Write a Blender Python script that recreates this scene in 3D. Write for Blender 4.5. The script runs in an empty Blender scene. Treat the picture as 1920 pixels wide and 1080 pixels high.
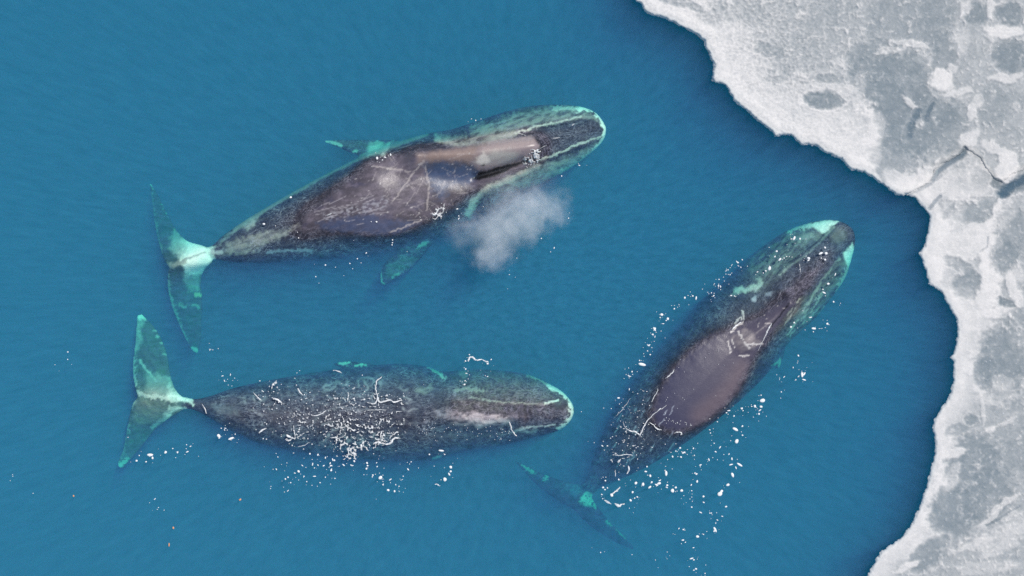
import bpy, bmesh, math, random
import numpy as np
from mathutils import Vector
from mathutils.bvhtree import BVHTree

# ------------------------------------------------------------------ camera, sky, sun, exposure
SC = bpy.context.scene
H = 38.0                 # drone height above the water, metres
PPM = 60.0               # photograph pixels per metre at water level (1920 px wide = 32 m)
cam_d = bpy.data.cameras.new('camera')
cam = bpy.data.objects.new('camera', cam_d)
SC.collection.objects.link(cam)
cam.location = (0, 0, H)
cam.rotation_euler = (0, 0, 0)
cam_d.sensor_width = 36
cam_d.lens = 36 * H / 32.0
cam_d.clip_end = 500
SC.camera = cam

SUN_EL, SUN_AZ = math.radians(60), math.radians(44)      # azimuth of the sun in the x,y plane, from +x towards +y
world = bpy.data.worlds.new('World')
SC.world = world
world.use_nodes = True
wn = world.node_tree
sky = wn.nodes.new('ShaderNodeTexSky')
sky.sky_type = 'NISHITA'
sky.sun_disc = False
sky.sun_elevation = SUN_EL
sky.sun_rotation = math.pi / 2 - SUN_AZ
wn.nodes['Background'].inputs['Strength'].default_value = 0.11
wn.links.new(sky.outputs[0], wn.nodes['Background'].inputs['Color'])
sd = bpy.data.lights.new('sun', 'SUN')
sd.energy = 3.5
sd.angle = math.radians(0.5)
sd.color = (1.0, 0.95, 0.88)
sun = bpy.data.objects.new('sun', sd)
SC.collection.objects.link(sun)
sdir = Vector((math.cos(SUN_EL) * math.cos(SUN_AZ), math.cos(SUN_EL) * math.sin(SUN_AZ), math.sin(SUN_EL)))
sun.rotation_euler = sdir.to_track_quat('Z', 'Y').to_euler()
sun.location = (0, 0, 30)
SC.view_settings.view_transform = 'Standard'
SC.view_settings.look = 'None'
SC.view_settings.exposure = 0.0
SC.view_settings.gamma = 1.0
SC.cycles.volume_bounces = 5
SC.cycles.max_bounces = 8
SC.cycles.diffuse_bounces = 2
SC.cycles.glossy_bounces = 2
SC.cycles.transparent_max_bounces = 8
SC.cycles.volume_step_rate = 1.0
SC.cycles.use_denoising = False
SC.cycles.sample_clamp_indirect = 4.0

# ------------------------------------------------------------------ helpers
rnd = random.Random(7)
NR = np.random.RandomState(11)


def P(x, y, z=0.0):
    """photograph pixel (1920x1080) -> metres, for a point at height z"""
    k = (H - z) / H / PPM
    return ((x - 960) * k, (540 - y) * k, z)


def to_px(co):
    k = (H - co[:, 2]) / H / PPM
    return np.stack([960 + co[:, 0] / k, 540 - co[:, 1] / k], 1)


_perm = NR.randint(0, 2 ** 31 - 1, 4096)


def _hash(ix, iy, seed):
    a = _perm[(ix + seed * 131) & 4095]
    b = _perm[(iy + (a & 4095) + seed * 17) & 4095]
    return b


def gn(x, y, seed=0):
    """2-D gradient noise, about -0.7..0.7"""
    ix, iy = np.floor(x).astype(np.int64), np.floor(y).astype(np.int64)
    fx, fy = x - ix, y - iy
    u, v = fx * fx * fx * (fx * (fx * 6 - 15) + 10), fy * fy * fy * (fy * (fy * 6 - 15) + 10)

    def g(dx, dy):
        a = _hash(ix + dx, iy + dy, seed) / (2 ** 31 - 1) * 2 * math.pi
        return np.cos(a) * (fx - dx) + np.sin(a) * (fy - dy)
    a, b, c, d = g(0, 0), g(1, 0), g(0, 1), g(1, 1)
    return (a * (1 - u) + b * u) * (1 - v) + (c * (1 - u) + d * u) * v


def fbm(x, y, seed=0, octv=4, gain=0.5):
    s, a, t = 0, 1.0, 0
    for o in range(octv):
        s = s + a * gn(x * 2 ** o, y * 2 ** o, seed + o * 7)
        t += a
        a *= gain
    return s / t * 1.5


def ridged(x, y, seed=0, octv=3):
    s, a, t = 0, 1.0, 0
    for o in range(octv):
        s = s + a * (1 - np.clip(np.abs(gn(x * 2 ** o, y * 2 ** o, seed + o * 5)) * 2.6, 0, 1))
        t += a
        a *= 0.5
    return s / t


def sst(a, b, x):
    t = np.clip((x - a) / (b - a), 0, 1)
    return t * t * (3 - 2 * t)


def d_poly(q, pts, closed=False):
    """distance in pixels from points q to a polyline"""
    pts = np.asarray(pts, float)
    n = len(pts)
    best = np.full(len(q), 1e9)
    for i in range(n if closed else n - 1):
        a, b = pts[i], pts[(i + 1) % n]
        ab = b - a
        t = np.clip(((q - a) @ ab) / max(ab @ ab, 1e-9), 0, 1)
        d = np.hypot(q[:, 0] - a[0] - t * ab[0], q[:, 1] - a[1] - t * ab[1])
        best = np.minimum(best, d)
    return best


def sdf(q, pts):
    """signed distance to a closed polygon, positive inside"""
    pts = np.asarray(pts, float)
    d = d_poly(q, pts, True)
    ins = np.zeros(len(q), bool)
    x, y = q[:, 0], q[:, 1]
    j = len(pts) - 1
    for i in range(len(pts)):
        xi, yi, xj, yj = pts[i][0], pts[i][1], pts[j][0], pts[j][1]
        if yi != yj:
            ins ^= ((yi > y) != (yj > y)) & (x < (xj - xi) * (y - yi) / (yj - yi) + xi)
        j = i
    return np.where(ins, d, -d)


def smooth_poly(pts, n, closed=False, jitter=0.0, seed=0):
    """Catmull-Rom through pts, n points per span"""
    p = np.asarray(pts, float)
    out = []
    N = len(p)
    for i in range(N if closed else N - 1):
        if closed:
            a, b, c, d = p[(i - 1) % N], p[i], p[(i + 1) % N], p[(i + 2) % N]
        else:
            a, b, c, d = p[max(i - 1, 0)], p[i], p[i + 1], p[min(i + 2, N - 1)]
        for k in range(n):
            t = k / n
            out.append(0.5 * ((2 * b) + (-a + c) * t + (2 * a - 5 * b + 4 * c - d) * t * t + (-a + 3 * b - 3 * c + d) * t ** 3))
    if not closed:
        out.append(p[-1])
    out = np.array(out)
    if jitter:
        r = np.random.RandomState(seed)
        out = out + r.normal(0, jitter, out.shape)
    return out


def tag(o, label=None, cat=None, group=None, kind=None):
    if label:
        o['label'] = label
    if cat:
        o['category'] = cat
    if group:
        o['group'] = group
    if kind:
        o['kind'] = kind
    return o


def mesh_np(name, co, faces, mat, smooth=True):
    me = bpy.data.meshes.new(name)
    co = np.asarray(co, np.float32)
    faces = np.asarray(faces, np.int32)
    k = faces.shape[1]
    me.vertices.add(len(co))
    me.vertices.foreach_set('co', co.ravel())
    me.loops.add(faces.size)
    me.loops.foreach_set('vertex_index', faces.ravel())
    me.polygons.add(len(faces))
    me.polygons.foreach_set('loop_start', np.arange(0, faces.size, k, dtype=np.int32))
    me.polygons.foreach_set('loop_total', np.full(len(faces), k, np.int32))
    me.update(calc_edges=True)
    if smooth:
        me.polygons.foreach_set('use_smooth', np.ones(len(faces), bool))
    if mat:
        me.materials.append(mat)
    o = bpy.data.objects.new(name, me)
    SC.collection.objects.link(o)
    return o


def set_attr(me, name, rgb):
    at = me.attributes.new(name, 'FLOAT_COLOR', 'POINT')
    rgba = np.ones((len(rgb), 4), np.float32)
    rgba[:, :3] = rgb
    at.data.foreach_set('color', rgba.ravel())


class Nodes:
    def __init__(s, name):
        s.m = bpy.data.materials.new(name)
        s.m.use_nodes = True
        s.t = s.m.node_tree
        s.t.nodes.clear()
        s.out = s.t.nodes.new('ShaderNodeOutputMaterial')

    def n(s, typ, **kw):
        nd = s.t.nodes.new(typ)
        for k, v in kw.items():
            if k in nd.inputs.keys():
                nd.inputs[k].default_value = v
            else:
                setattr(nd, k, v)
        return nd

    def l(s, a, b):
        s.t.links.new(a, b)

    def math(s, op, a, b=0.0):
        nd = s.t.nodes.new('ShaderNodeMath')
        nd.operation = op
        for i, v in enumerate((a, b)):
            if hasattr(v, 'node'):
                s.l(v, nd.inputs[i])
            else:
                nd.inputs[i].default_value = v
        return nd.outputs[0]


# ------------------------------------------------------------------ materials
def skin_material():
    s = Nodes('whale_skin')
    at = s.n('ShaderNodeAttribute', attribute_name='pigment')
    wet = s.n('ShaderNodeAttribute', attribute_name='wet')      # r: exposed smooth skin, g: amount of the painted light lines
    sep = s.n('ShaderNodeSeparateColor')
    s.l(wet.outputs['Color'], sep.inputs[0])
    tc = s.n('ShaderNodeTexCoord')
    n1 = s.n('ShaderNodeTexNoise', Scale=9.0, Detail=6.0, Roughness=0.65, Distortion=1.6)
    s.l(tc.outputs['Object'], n1.inputs['Vector'])
    n2 = s.n('ShaderNodeTexNoise', Scale=30.0, Detail=4.0, Roughness=0.7, Distortion=0.6)
    s.l(tc.outputs['Object'], n2.inputs['Vector'])
    uv = s.n('ShaderNodeAttribute', attribute_name='along')
    mr = s.n('ShaderNodeMapRange')
    mr.inputs['From Min'].default_value = 0.3
    mr.inputs['From Max'].default_value = 0.7
    mr.inputs['To Min'].default_value = 0.82
    mr.inputs['To Max'].default_value = 1.18
    s.l(n2.outputs['Fac'], mr.inputs['Value'])
    mm = s.n('ShaderNodeMix', data_type='RGBA', blend_type='MULTIPLY')
    mm.inputs['Factor'].default_value = 1.0
    s.l(at.outputs['Color'], mm.inputs[6])
    s.l(mr.outputs[0], mm.inputs[7])
    # thin wavy pale lines along the body, rippled light painted into the skin colour
    lines = None
    for sc_, dist, wdt, wgt, off in ((2.0, 2.2, .020, 1.0, 0), (4.0, 1.9, .028, .9, 3), (8.0, 1.2, .030, .45, 7)):
        mpp = s.n('ShaderNodeMapping')
        mpp.inputs['Scale'].default_value = (.45, 1.0, 1.0)
        mpp.inputs['Location'].default_value = (off, off, off)
        s.l(uv.outputs['Vector'], mpp.inputs['Vector'])
        nn = s.n('ShaderNodeTexNoise', Scale=sc_, Detail=3.0, Roughness=0.6, Distortion=dist)
        s.l(mpp.outputs[0], nn.inputs['Vector'])
        a_ = s.math('ABSOLUTE', s.math('SUBTRACT', nn.outputs['Fac'], 0.5))
        m_ = s.n('ShaderNodeMapRange', interpolation_type='SMOOTHSTEP')
        m_.inputs['From Min'].default_value = wdt
        m_.inputs['From Max'].default_value = 0.0
        m_.inputs['To Min'].default_value = 0.0
        m_.inputs['To Max'].default_value = wgt
        s.l(a_, m_.inputs['Value'])
        lines = m_.outputs[0] if lines is None else s.math('MAXIMUM', lines, m_.outputs[0])
    env = s.n('ShaderNodeTexNoise', Scale=1.3, Detail=3.0, Roughness=0.6)
    s.l(tc.outputs['Object'], env.inputs['Vector'])
    ev = s.n('ShaderNodeMapRange')
    ev.inputs['From Min'].default_value = 0.35
    ev.inputs['From Max'].default_value = 0.65
    ev.inputs['To Min'].default_value = 0.15
    s.l(env.outputs['Fac'], ev.inputs['Value'])
    amt = s.math('MULTIPLY', s.math('MULTIPLY', lines, ev.outputs[0]), sep.outputs[1])
    mx = s.n('ShaderNodeMix', data_type='RGBA', blend_type='MIX')
    s.l(amt, mx.inputs['Factor'])
    s.l(mm.outputs[2], mx.inputs[6])
    mx.inputs[7].default_value = (.42, .40, .47, 1)
    b = s.n('ShaderNodeBsdfPrincipled')
    s.l(mx.outputs[2], b.inputs['Base Color'])
    b.inputs['IOR'].default_value = 1.45
    s.l(s.math('SUBTRACT', 0.52, s.math('MULTIPLY', sep.outputs[0], 0.16)), b.inputs['Roughness'])
    s.l(s.math('ADD', s.math('MULTIPLY', sep.outputs[0], 0.40), 0.30), b.inputs['Specular IOR Level'])
    h = s.math('ADD', s.math('MULTIPLY', n1.outputs['Fac'], 1.0), s.math('MULTIPLY', n2.outputs['Fac'], 0.3))
    bp = s.n('ShaderNodeBump')
    bp.inputs['Distance'].default_value = 0.10
    s.l(h, bp.inputs['Height'])
    s.l(s.math('SUBTRACT', 0.40, s.math('MULTIPLY', sep.outputs[0], 0.33)), bp.inputs['Strength'])
    s.l(bp.outputs[0], b.inputs['Normal'])
    s.l(b.outputs[0], s.out.inputs['Surface'])
    return s.m


def ice_material():
    s = Nodes('sea_ice')
    at = s.n('ShaderNodeAttribute', attribute_name='pigment')
    tc = s.n('ShaderNodeTexCoord')
    n2 = s.n('ShaderNodeTexNoise', Scale=14.0, Detail=8.0, Roughness=0.75)
    s.l(tc.outputs['Object'], n2.inputs['Vector'])
    mr = s.n('ShaderNodeMapRange')
    mr.inputs['From Min'].default_value = 0.3
    mr.inputs['From Max'].default_value = 0.7
    mr.inputs['To Min'].default_value = 0.90
    mr.inputs['To Max'].default_value = 1.07
    s.l(n2.outputs['Fac'], mr.inputs['Value'])
    mx = s.n('ShaderNodeMix', data_type='RGBA', blend_type='MULTIPLY')
    mx.inputs['Factor'].default_value = 1.0
    s.l(at.outputs['Color'], mx.inputs[6])
    s.l(mr.outputs[0], mx.inputs[7])
    b = s.n('ShaderNodeBsdfPrincipled')
    b.inputs['Roughness'].default_value = 0.55
    b.inputs['IOR'].default_value = 1.31
    s.l(mx.outputs[2], b.inputs['Base Color'])
    bp = s.n('ShaderNodeBump')
    bp.inputs['Distance'].default_value = 0.05
    bp.inputs['Strength'].default_value = 0.22
    s.l(n2.outputs['Fac'], bp.inputs['Height'])
    s.l(bp.outputs[0], b.inputs['Normal'])
    cl = s.n('ShaderNodeAttribute', attribute_name='clearness')
    tr = s.n('ShaderNodeBsdfTransparent')
    mxs = s.n('ShaderNodeMixShader')
    s.l(cl.outputs['Fac'], mxs.inputs[0])
    s.l(b.outputs[0], mxs.inputs[1])
    s.l(tr.outputs[0], mxs.inputs[2])
    s.l(mxs.outputs[0], s.out.inputs['Surface'])
    return s.m


def foam_material(name='white_foam', col=(0.9, 0.9, 0.88)):
    s = Nodes(name)
    b = s.n('ShaderNodeBsdfPrincipled')
    tc = s.n('ShaderNodeTexCoord')
    n2 = s.n('ShaderNodeTexNoise', Scale=20.0, Detail=3.0)
    s.l(tc.outputs['Object'], n2.inputs['Vector'])
    cr = s.n('ShaderNodeValToRGB')
    cr.color_ramp.elements[0].position = 0.25
    cr.color_ramp.elements[0].color = (col[0] * .7, col[1] * .74, col[2] * .8, 1)
    cr.color_ramp.elements[1].position = 0.6
    cr.color_ramp.elements[1].color = (*col, 1)
    s.l(n2.outputs['Fac'], cr.inputs[0])
    s.l(cr.outputs[0], b.inputs['Base Color'])
    b.inputs['Roughness'].default_value = 0.5
    s.l(b.outputs[0], s.out.inputs['Surface'])
    return s.m


def volume_material(name, scat, absn, g=0.0, streaks=0.0):
    """scat / absn: coefficients per metre for r, g, b"""
    s = Nodes(name)
    dS, dA = max(scat), max(absn)
    vs = s.n('ShaderNodeVolumeScatter')
    vs.inputs['Color'].default_value = (*[c / dS for c in scat], 1)
    vs.inputs['Density'].default_value = dS
    vs.inputs['Anisotropy'].default_value = g
    if streaks:  # uneven scatter stands in for the light on surface ripples
        tc = s.n('ShaderNodeTexCoord')
        mp = s.n('ShaderNodeMapping')
        mp.inputs['Scale'].default_value = (1.0, 2.1, 0.14)
        mp.inputs['Rotation'].default_value = (0, 0, .5)
        s.l(tc.outputs['Object'], mp.inputs['Vector'])
        nz = s.n('ShaderNodeTexNoise', Scale=3.2, Detail=3.0, Roughness=0.8, Distortion=0.4)
        s.l(mp.outputs[0], nz.inputs['Vector'])
        s.l(s.math('MAXIMUM', s.math('MULTIPLY', s.math('ADD', s.math('MULTIPLY', nz.outputs['Fac'], streaks * 2), 1 - streaks), dS), .05), vs.inputs['Density'])
    va = s.n('ShaderNodeVolumeAbsorption')
    va.inputs['Color'].default_value = (*[1 - c / dA for c in absn], 1)
    va.inputs['Density'].default_value = dA
    ad = s.n('ShaderNodeAddShader')
    s.l(vs.outputs[0], ad.inputs[0])
    s.l(va.outputs[0], ad.inputs[1])
    s.l(ad.outputs[0], s.out.inputs['Volume'])
    try:
        s.m.cycles.homogeneous_volume = not streaks
    except Exception:
        pass
    return s.m


def plain(name, col, rough=0.8):
    s = Nodes(name)
    b = s.n('ShaderNodeBsdfPrincipled')
    b.inputs['Base Color'].default_value = (*col, 1)
    b.inputs['Roughness'].default_value = rough
    s.l(b.outputs[0], s.out.inputs['Surface'])
    return s.m


M_SKIN = skin_material()
M_ICE = ice_material()
M_FOAM = foam_material()
M_LACE = foam_material('lacy_foam')


def make_lacy(m):
    t = m.node_tree
    out = [n for n in t.nodes if n.type == 'OUTPUT_MATERIAL'][0]
    b = [n for n in t.nodes if n.type == 'BSDF_PRINCIPLED'][0]
    tc = t.nodes.new('ShaderNodeTexCoord')
    nz = t.nodes.new('ShaderNodeTexNoise')
    nz.inputs['Scale'].default_value = 11
    nz.inputs['Detail'].default_value = 4
    t.links.new(tc.outputs['Object'], nz.inputs['Vector'])
    mr = t.nodes.new('ShaderNodeMapRange')
    mr.inputs['From Min'].default_value = .38
    mr.inputs['From Max'].default_value = .62
    mr.inputs['To Min'].default_value = .62
    mr.inputs['To Max'].default_value = .0
    t.links.new(nz.outputs['Fac'], mr.inputs['Value'])
    tr = t.nodes.new('ShaderNodeBsdfTransparent')
    mx = t.nodes.new('ShaderNodeMixShader')
    t.links.new(mr.outputs[0], mx.inputs[0])
    t.links.new(b.outputs[0], mx.inputs[1])
    t.links.new(tr.outputs[0], mx.inputs[2])
    t.links.new(mx.outputs[0], out.inputs['Surface'])


make_lacy(M_LACE)
M_RUST = foam_material('rusty_algae', (0.75, 0.35, 0.16))
M_WATER = volume_material('sea_water', (0.145, 0.186, 0.415), (1.30, 0.175, 0.165), -0.15, 1.15)
M_DEEP = plain('deep_water', (0.01, 0.07, 0.14))

# ------------------------------------------------------------------ water
R = 120.0
deep = mesh_np('water', [(-R, -R, -11), (R, -R, -11), (R, R, -11), (-R, R, -11)], [(0, 1, 2, 3)], M_DEEP, False)
tag(deep, kind='structure')


def axis(lo, hi, fine, far, coarse):
    a = list(np.arange(lo, hi, fine)) + [hi]
    step, x = coarse, hi
    while x < far:
        x += step
        step *= 1.5
        a.append(min(x, far))
    step, x = coarse, lo
    while x > -far:
        x -= step
        step *= 1.5
        a.insert(0, max(x, -far))
    return np.array(sorted(set(a)))


def build_water_volume():
    xs, ys = axis(-17, 17, 0.07, R, 0.4), axis(-10, 10, 0.07, R, 0.4)
    X, Y = np.meshgrid(xs, ys)
    x, y = X.ravel(), Y.ravel()
    fade = 1 - sst(16, 24, np.maximum(np.abs(x), np.abs(y) * 1.6))
    wx, wy = x + 0.6 * fbm(x * .4, y * .4, 3), y + 0.6 * fbm(x * .4, y * .4, 9)
    z = 0.030 * fbm(wx * 1.1 + wy * .5, wy * 1.9, 5, 3) + 0.028 * gn((wx * .8 + wy * .6) * 1.6, (wy * .8 - wx * .6) * 4.2, 31)
    z = z + 0.035 * fbm(x * 2.2 + y * 1.2, y * 3.4 - x, 41, 3) * (1 + fbm(x * .25, y * .25, 44, 2))
    z = z * fade
    nx, ny = len(xs), len(ys)
    top = np.stack([x, y, z], 1)
    idx = np.arange(nx * ny).reshape(ny, nx)
    f = np.stack([idx[:-1, :-1], idx[:-1, 1:], idx[1:, 1:], idx[1:, :-1]], -1).reshape(-1, 4)
    ring = list(idx[0, :]) + list(idx[1:, -1]) + list(idx[-1, -2::-1]) + list(idx[-2:0:-1, 0])
    base = len(top)
    low = top[ring].copy()
    low[:, 2] = -12
    n = len(ring)
    side = [(ring[i], base + i, base + (i + 1) % n, ring[(i + 1) % n]) for i in range(n)]
    co = np.vstack([top, low])
    me_faces = np.vstack([f, np.array(side)])
    o = mesh_np('water_body', co, me_faces, M_WATER, False)
    bm = bmesh.new()
    bm.from_mesh(o.data)
    bm.verts.ensure_lookup_table()
    bm.faces.new([bm.verts[base + i] for i in range(n)])
    bmesh.ops.recalc_face_normals(bm, faces=bm.faces)
    bm.to_mesh(o.data)
    bm.free()
    tag(o, kind='structure')
    return o


build_water_volume()

# ------------------------------------------------------------------ sea ice
EDGE = [(1175, -40), (1192, 2), (1203, 9), (1207, 20), (1219, 28), (1243, 33), (1262, 42), (1276, 50), (1290, 57), (1304, 64), (1319, 76), (1322, 88),
        (1330, 102), (1331, 112), (1338, 120), (1334, 150), (1345, 156), (1361, 161), (1370, 178), (1380, 194), (1396, 204), (1412, 220), (1430, 234),
        (1447, 246), (1453, 257), (1468, 253), (1484, 255), (1500, 271), (1530, 273), (1544, 285), (1562, 292), (1577, 298), (1583, 306), (1590, 315),
        (1600, 320), (1620, 323), (1640, 337), (1660, 350), (1681, 366), (1700, 366), (1712, 370), (1728, 385), (1738, 397), (1743, 405), (1741, 425),
        (1736, 445), (1733, 460), (1722, 474), (1729, 488), (1736, 512), (1742, 533), (1762, 545), (1772, 562), (1783, 582), (1793, 600), (1794, 620),
        (1792, 645), (1787, 662), (1781, 670), (1788, 676), (1787, 700), (1786, 720), (1778, 745), (1762, 770), (1752, 785), (1748, 803), (1752, 820),
        (1753, 850), (1745, 880), (1737, 910), (1727, 940), (1713, 975), (1695, 1002), (1672, 1020), (1652, 1033), (1640, 1052), (1628, 1075), (1610, 1120)]
SEAM = [(1700, 366), (1722, 356), (1740, 347), (1750, 338), (1752, 320), (1762, 312), (1785, 298), (1802, 290), (1808, 278), (1820, 286), (1836, 296),
        (1850, 320), (1866, 338), (1880, 344), (1897, 330), (1925, 318), (2100, 300), (2500, 290)]
I_SEAM0 = EDGE.index((1700, 366))
UP = EDGE[:I_SEAM0 + 1] + SEAM[1:] + [(2500, -600), (1000, -600)]
LO = EDGE[I_SEAM0:] + [(1500, 1700), (2500, 1700), (2500, 280)] + [(x, y - 14) for x, y in SEAM[::-1][1:-1]]

# (x, y, rx, ry, angle deg, strength): + whiter and thicker, - greyer and thinner
ICE_BLOBS = [
    (1640, 130, 45, 55, 10, -.75), (1690, 160, 55, 60, 0, -.85), (1720, 225, 70, 60, 10, -.8), (1680, 290, 45, 50, 30, -.75), (1670, 215, 30, 60, 0, -.6),
    (1760, 260, 50, 60, 0, -.5), (1790, 230, 30, 40, 0, -.5), (1700, 40, 70, 50, 0, -.45), (1760, 30, 30, 70, 5, -.45), (1770, 110, 20, 50, 5, -.6),
    (1600, 35, 80, 30, 0, -.15), (1545, 187, 34, 14, 8, -1.0), (1553, 149, 24, 9, 5, -.45), (1442, 97, 30, 13, 20, -.5), (1462, 138, 26, 16, -20, -.3),
    (1270, 5, 50, 9, 12, -.5), (1390, 22, 55, 22, 10, -.30), (1330, 30, 25, 14, 20, -.35), (1830, 25, 22, 22, 0, -1.1), (1893, 28, 24, 22, 0, -1.05),
    (1895, 107, 32, 28, 0, -1.1), (1880, 60, 40, 12, 0, .7), (1862, 70, 12, 10, 0, .4), (1803, 78, 16, 24, 0, .25), (1808, 15, 10, 14, 0, .45), (1858, 10, 6, 22, 0, .5),
    (1765, 148, 20, 18, 20, .85), (1782, 128, 10, 9, 0, .5), (1795, 172, 24, 8, -15, .5), (1745, 155, 8, 14, 0, .3), (1880, 148, 26, 8, 5, .55), (1908, 142, 14, 6, 0, .5),
    (1860, 200, 25, 40, 0, -.4), (1905, 190, 22, 20, 0, -.35), (1835, 188, 10, 12, 0, .4), (1822, 210, 7, 18, 10, .5), (1905, 200, 9, 12, 0, .35), (1705, 195, 16, 7, 45, .55),
    (1665, 95, 28, 7, -10, .35), (1708, 82, 34, 6, 12, .45), (1572, 120, 16, 9, 0, .3), (1560, 168, 40, 10, 5, .3), (1610, 160, 12, 30, 10, .2),
    (1716, 212, 12, 9, 70, -1.2), (1703, 248, 8, 16, 15, -.9), (1742, 208, 6, 14, 30, -1.0), (1725, 230, 8, 10, 20, .3),
    (1640, 245, 22, 30, 15, .35), (1620, 290, 30, 30, 0, .35), (1690, 340, 40, 14, 30, .55), (1560, 240, 50, 30, 20, .25),
    (1760, 320, 40, 10, -28, .25), (1800, 255, 30, 20, 0, .1), (1815, 262, 18, 12, -20, .5), (1870, 280, 34, 8, 20, .55), (1893, 305, 16, 22, -10, .7), (1905, 250, 20, 14, 0, -.2),
    # lower floe
    (1836, 335, 25, 32, -10, .35), (1836, 338, 15, 22, -10, -.25), (1886, 325, 18, 22, 25, .6), (1905, 350, 30, 12, -25, -1.3), (1885, 358, 22, 12, -30, -1.2), (1870, 345, 14, 10, 0, -.9),
    (1770, 345, 30, 26, 0, .0), (1740, 362, 16, 22, 10, .30), (1808, 370, 12, 9, 20, .45), (1790, 395, 20, 30, 20, .35), (1755, 392, 9, 14, 40, -.35), (1772, 392, 14, 18, 10, -.45),
    (1750, 420, 14, 45, 8, .55), (1775, 425, 12, 40, 30, .6), (1840, 400, 60, 25, 0, -.45), (1880, 400, 22, 26, 20, .75), (1862, 425, 22, 14, -10, .7), (1835, 428, 24, 8, -15, .5),
    (1830, 405, 20, 14, 0, -.3), (1895, 435, 30, 50, 0, -.5), (1800, 460, 70, 26, -5, .55), (1850, 455, 30, 18, 0, .45), (1745, 480, 18, 20, 0, .35), (1765, 500, 22, 26, 0, .65),
    (1800, 500, 30, 14, 30, -.55), (1815, 535, 24, 26, 0, -.7), (1785, 525, 18, 16, 0, -.35), (1855, 510, 18, 45, -8, .85), (1848, 560, 18, 26, 0, .7), (1870, 588, 36, 12, -4, .75),
    (1885, 565, 20, 7, 15, -.9), (1900, 540, 12, 30, -25, .55), (1912, 560, 9, 16, 0, .5), (1880, 480, 24, 34, 0, -.5), (1905, 600, 30, 20, 0, -.4), (1905, 515, 16, 18, 0, .3),
    (1800, 555, 30, 16, 10, .2), (1830, 655, 8, 40, 0, .15), (1875, 680, 40, 60, 0, -.75), (1860, 740, 34, 22, 0, .25), (1880, 720, 20, 12, 0, .3), (1845, 700, 18, 30, 10, -.55),
    (1820, 785, 11, 9, 0, -.75), (1792, 806, 20, 12, -20, -.5), (1842, 770, 5, 22, 0, .35), (1900, 850, 60, 40, -20, -.4), (1820, 880, 45, 60, 20, -.75), (1790, 960, 45, 45, 30, -.75),
    (1855, 930, 40, 50, 30, -.65), (1740, 1040, 40, 22, -35, -.65), (1715, 1013, 16, 12, -40, .6), (1702, 1060, 26, 6, -28, .8), (1791, 850, 22, 7, -8, .7), (1785, 895, 12, 30, 25, .4),
    (1790, 700, 16, 55, 0, .25), (1815, 690, 14, 14, 30, .6), (1855, 970, 28, 5, -38, .5), (1880, 945, 34, 6, -32, .55), (1830, 1020, 40, 6, -20, .4), (1875, 1015, 50, 22, -25, .35),
    (1900, 980, 30, 25, 0, .25), (1850, 1065, 60, 14, -5, .3), (1855, 806, 9, 7, 0, .5), (1880, 795, 24, 4, -25, .35), (1905, 760, 10, 14, 0, -.3), (1765, 1050, 10, 8, 0, -.2),
]
DARKLINES = [([(1750, 338), (1757, 324), (1775, 308), (1800, 292), (1808, 278)], 5, .55), ([(1700, 368), (1735, 352), (1765, 330)], 3, .3), ([(1742, 392), (1752, 380), (1764, 368)], 3.5, .5),  # along the seam, the upper slab's shadow is painted dark
             ([(1912, 948), (1880, 968), (1850, 985)], 2, .3), ([(1722, 356), (1745, 346)], 3, .4), ([(1838, 472), (1850, 464), (1852, 445)], 1.5, .35),
             ([(1880, 365), (1900, 345), (1925, 335)], 9, .7), ([(1705, 255), (1712, 225), (1722, 208)], 6, .35), ([(1738, 224), (1742, 208), (1750, 196)], 4, .35)]


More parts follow.
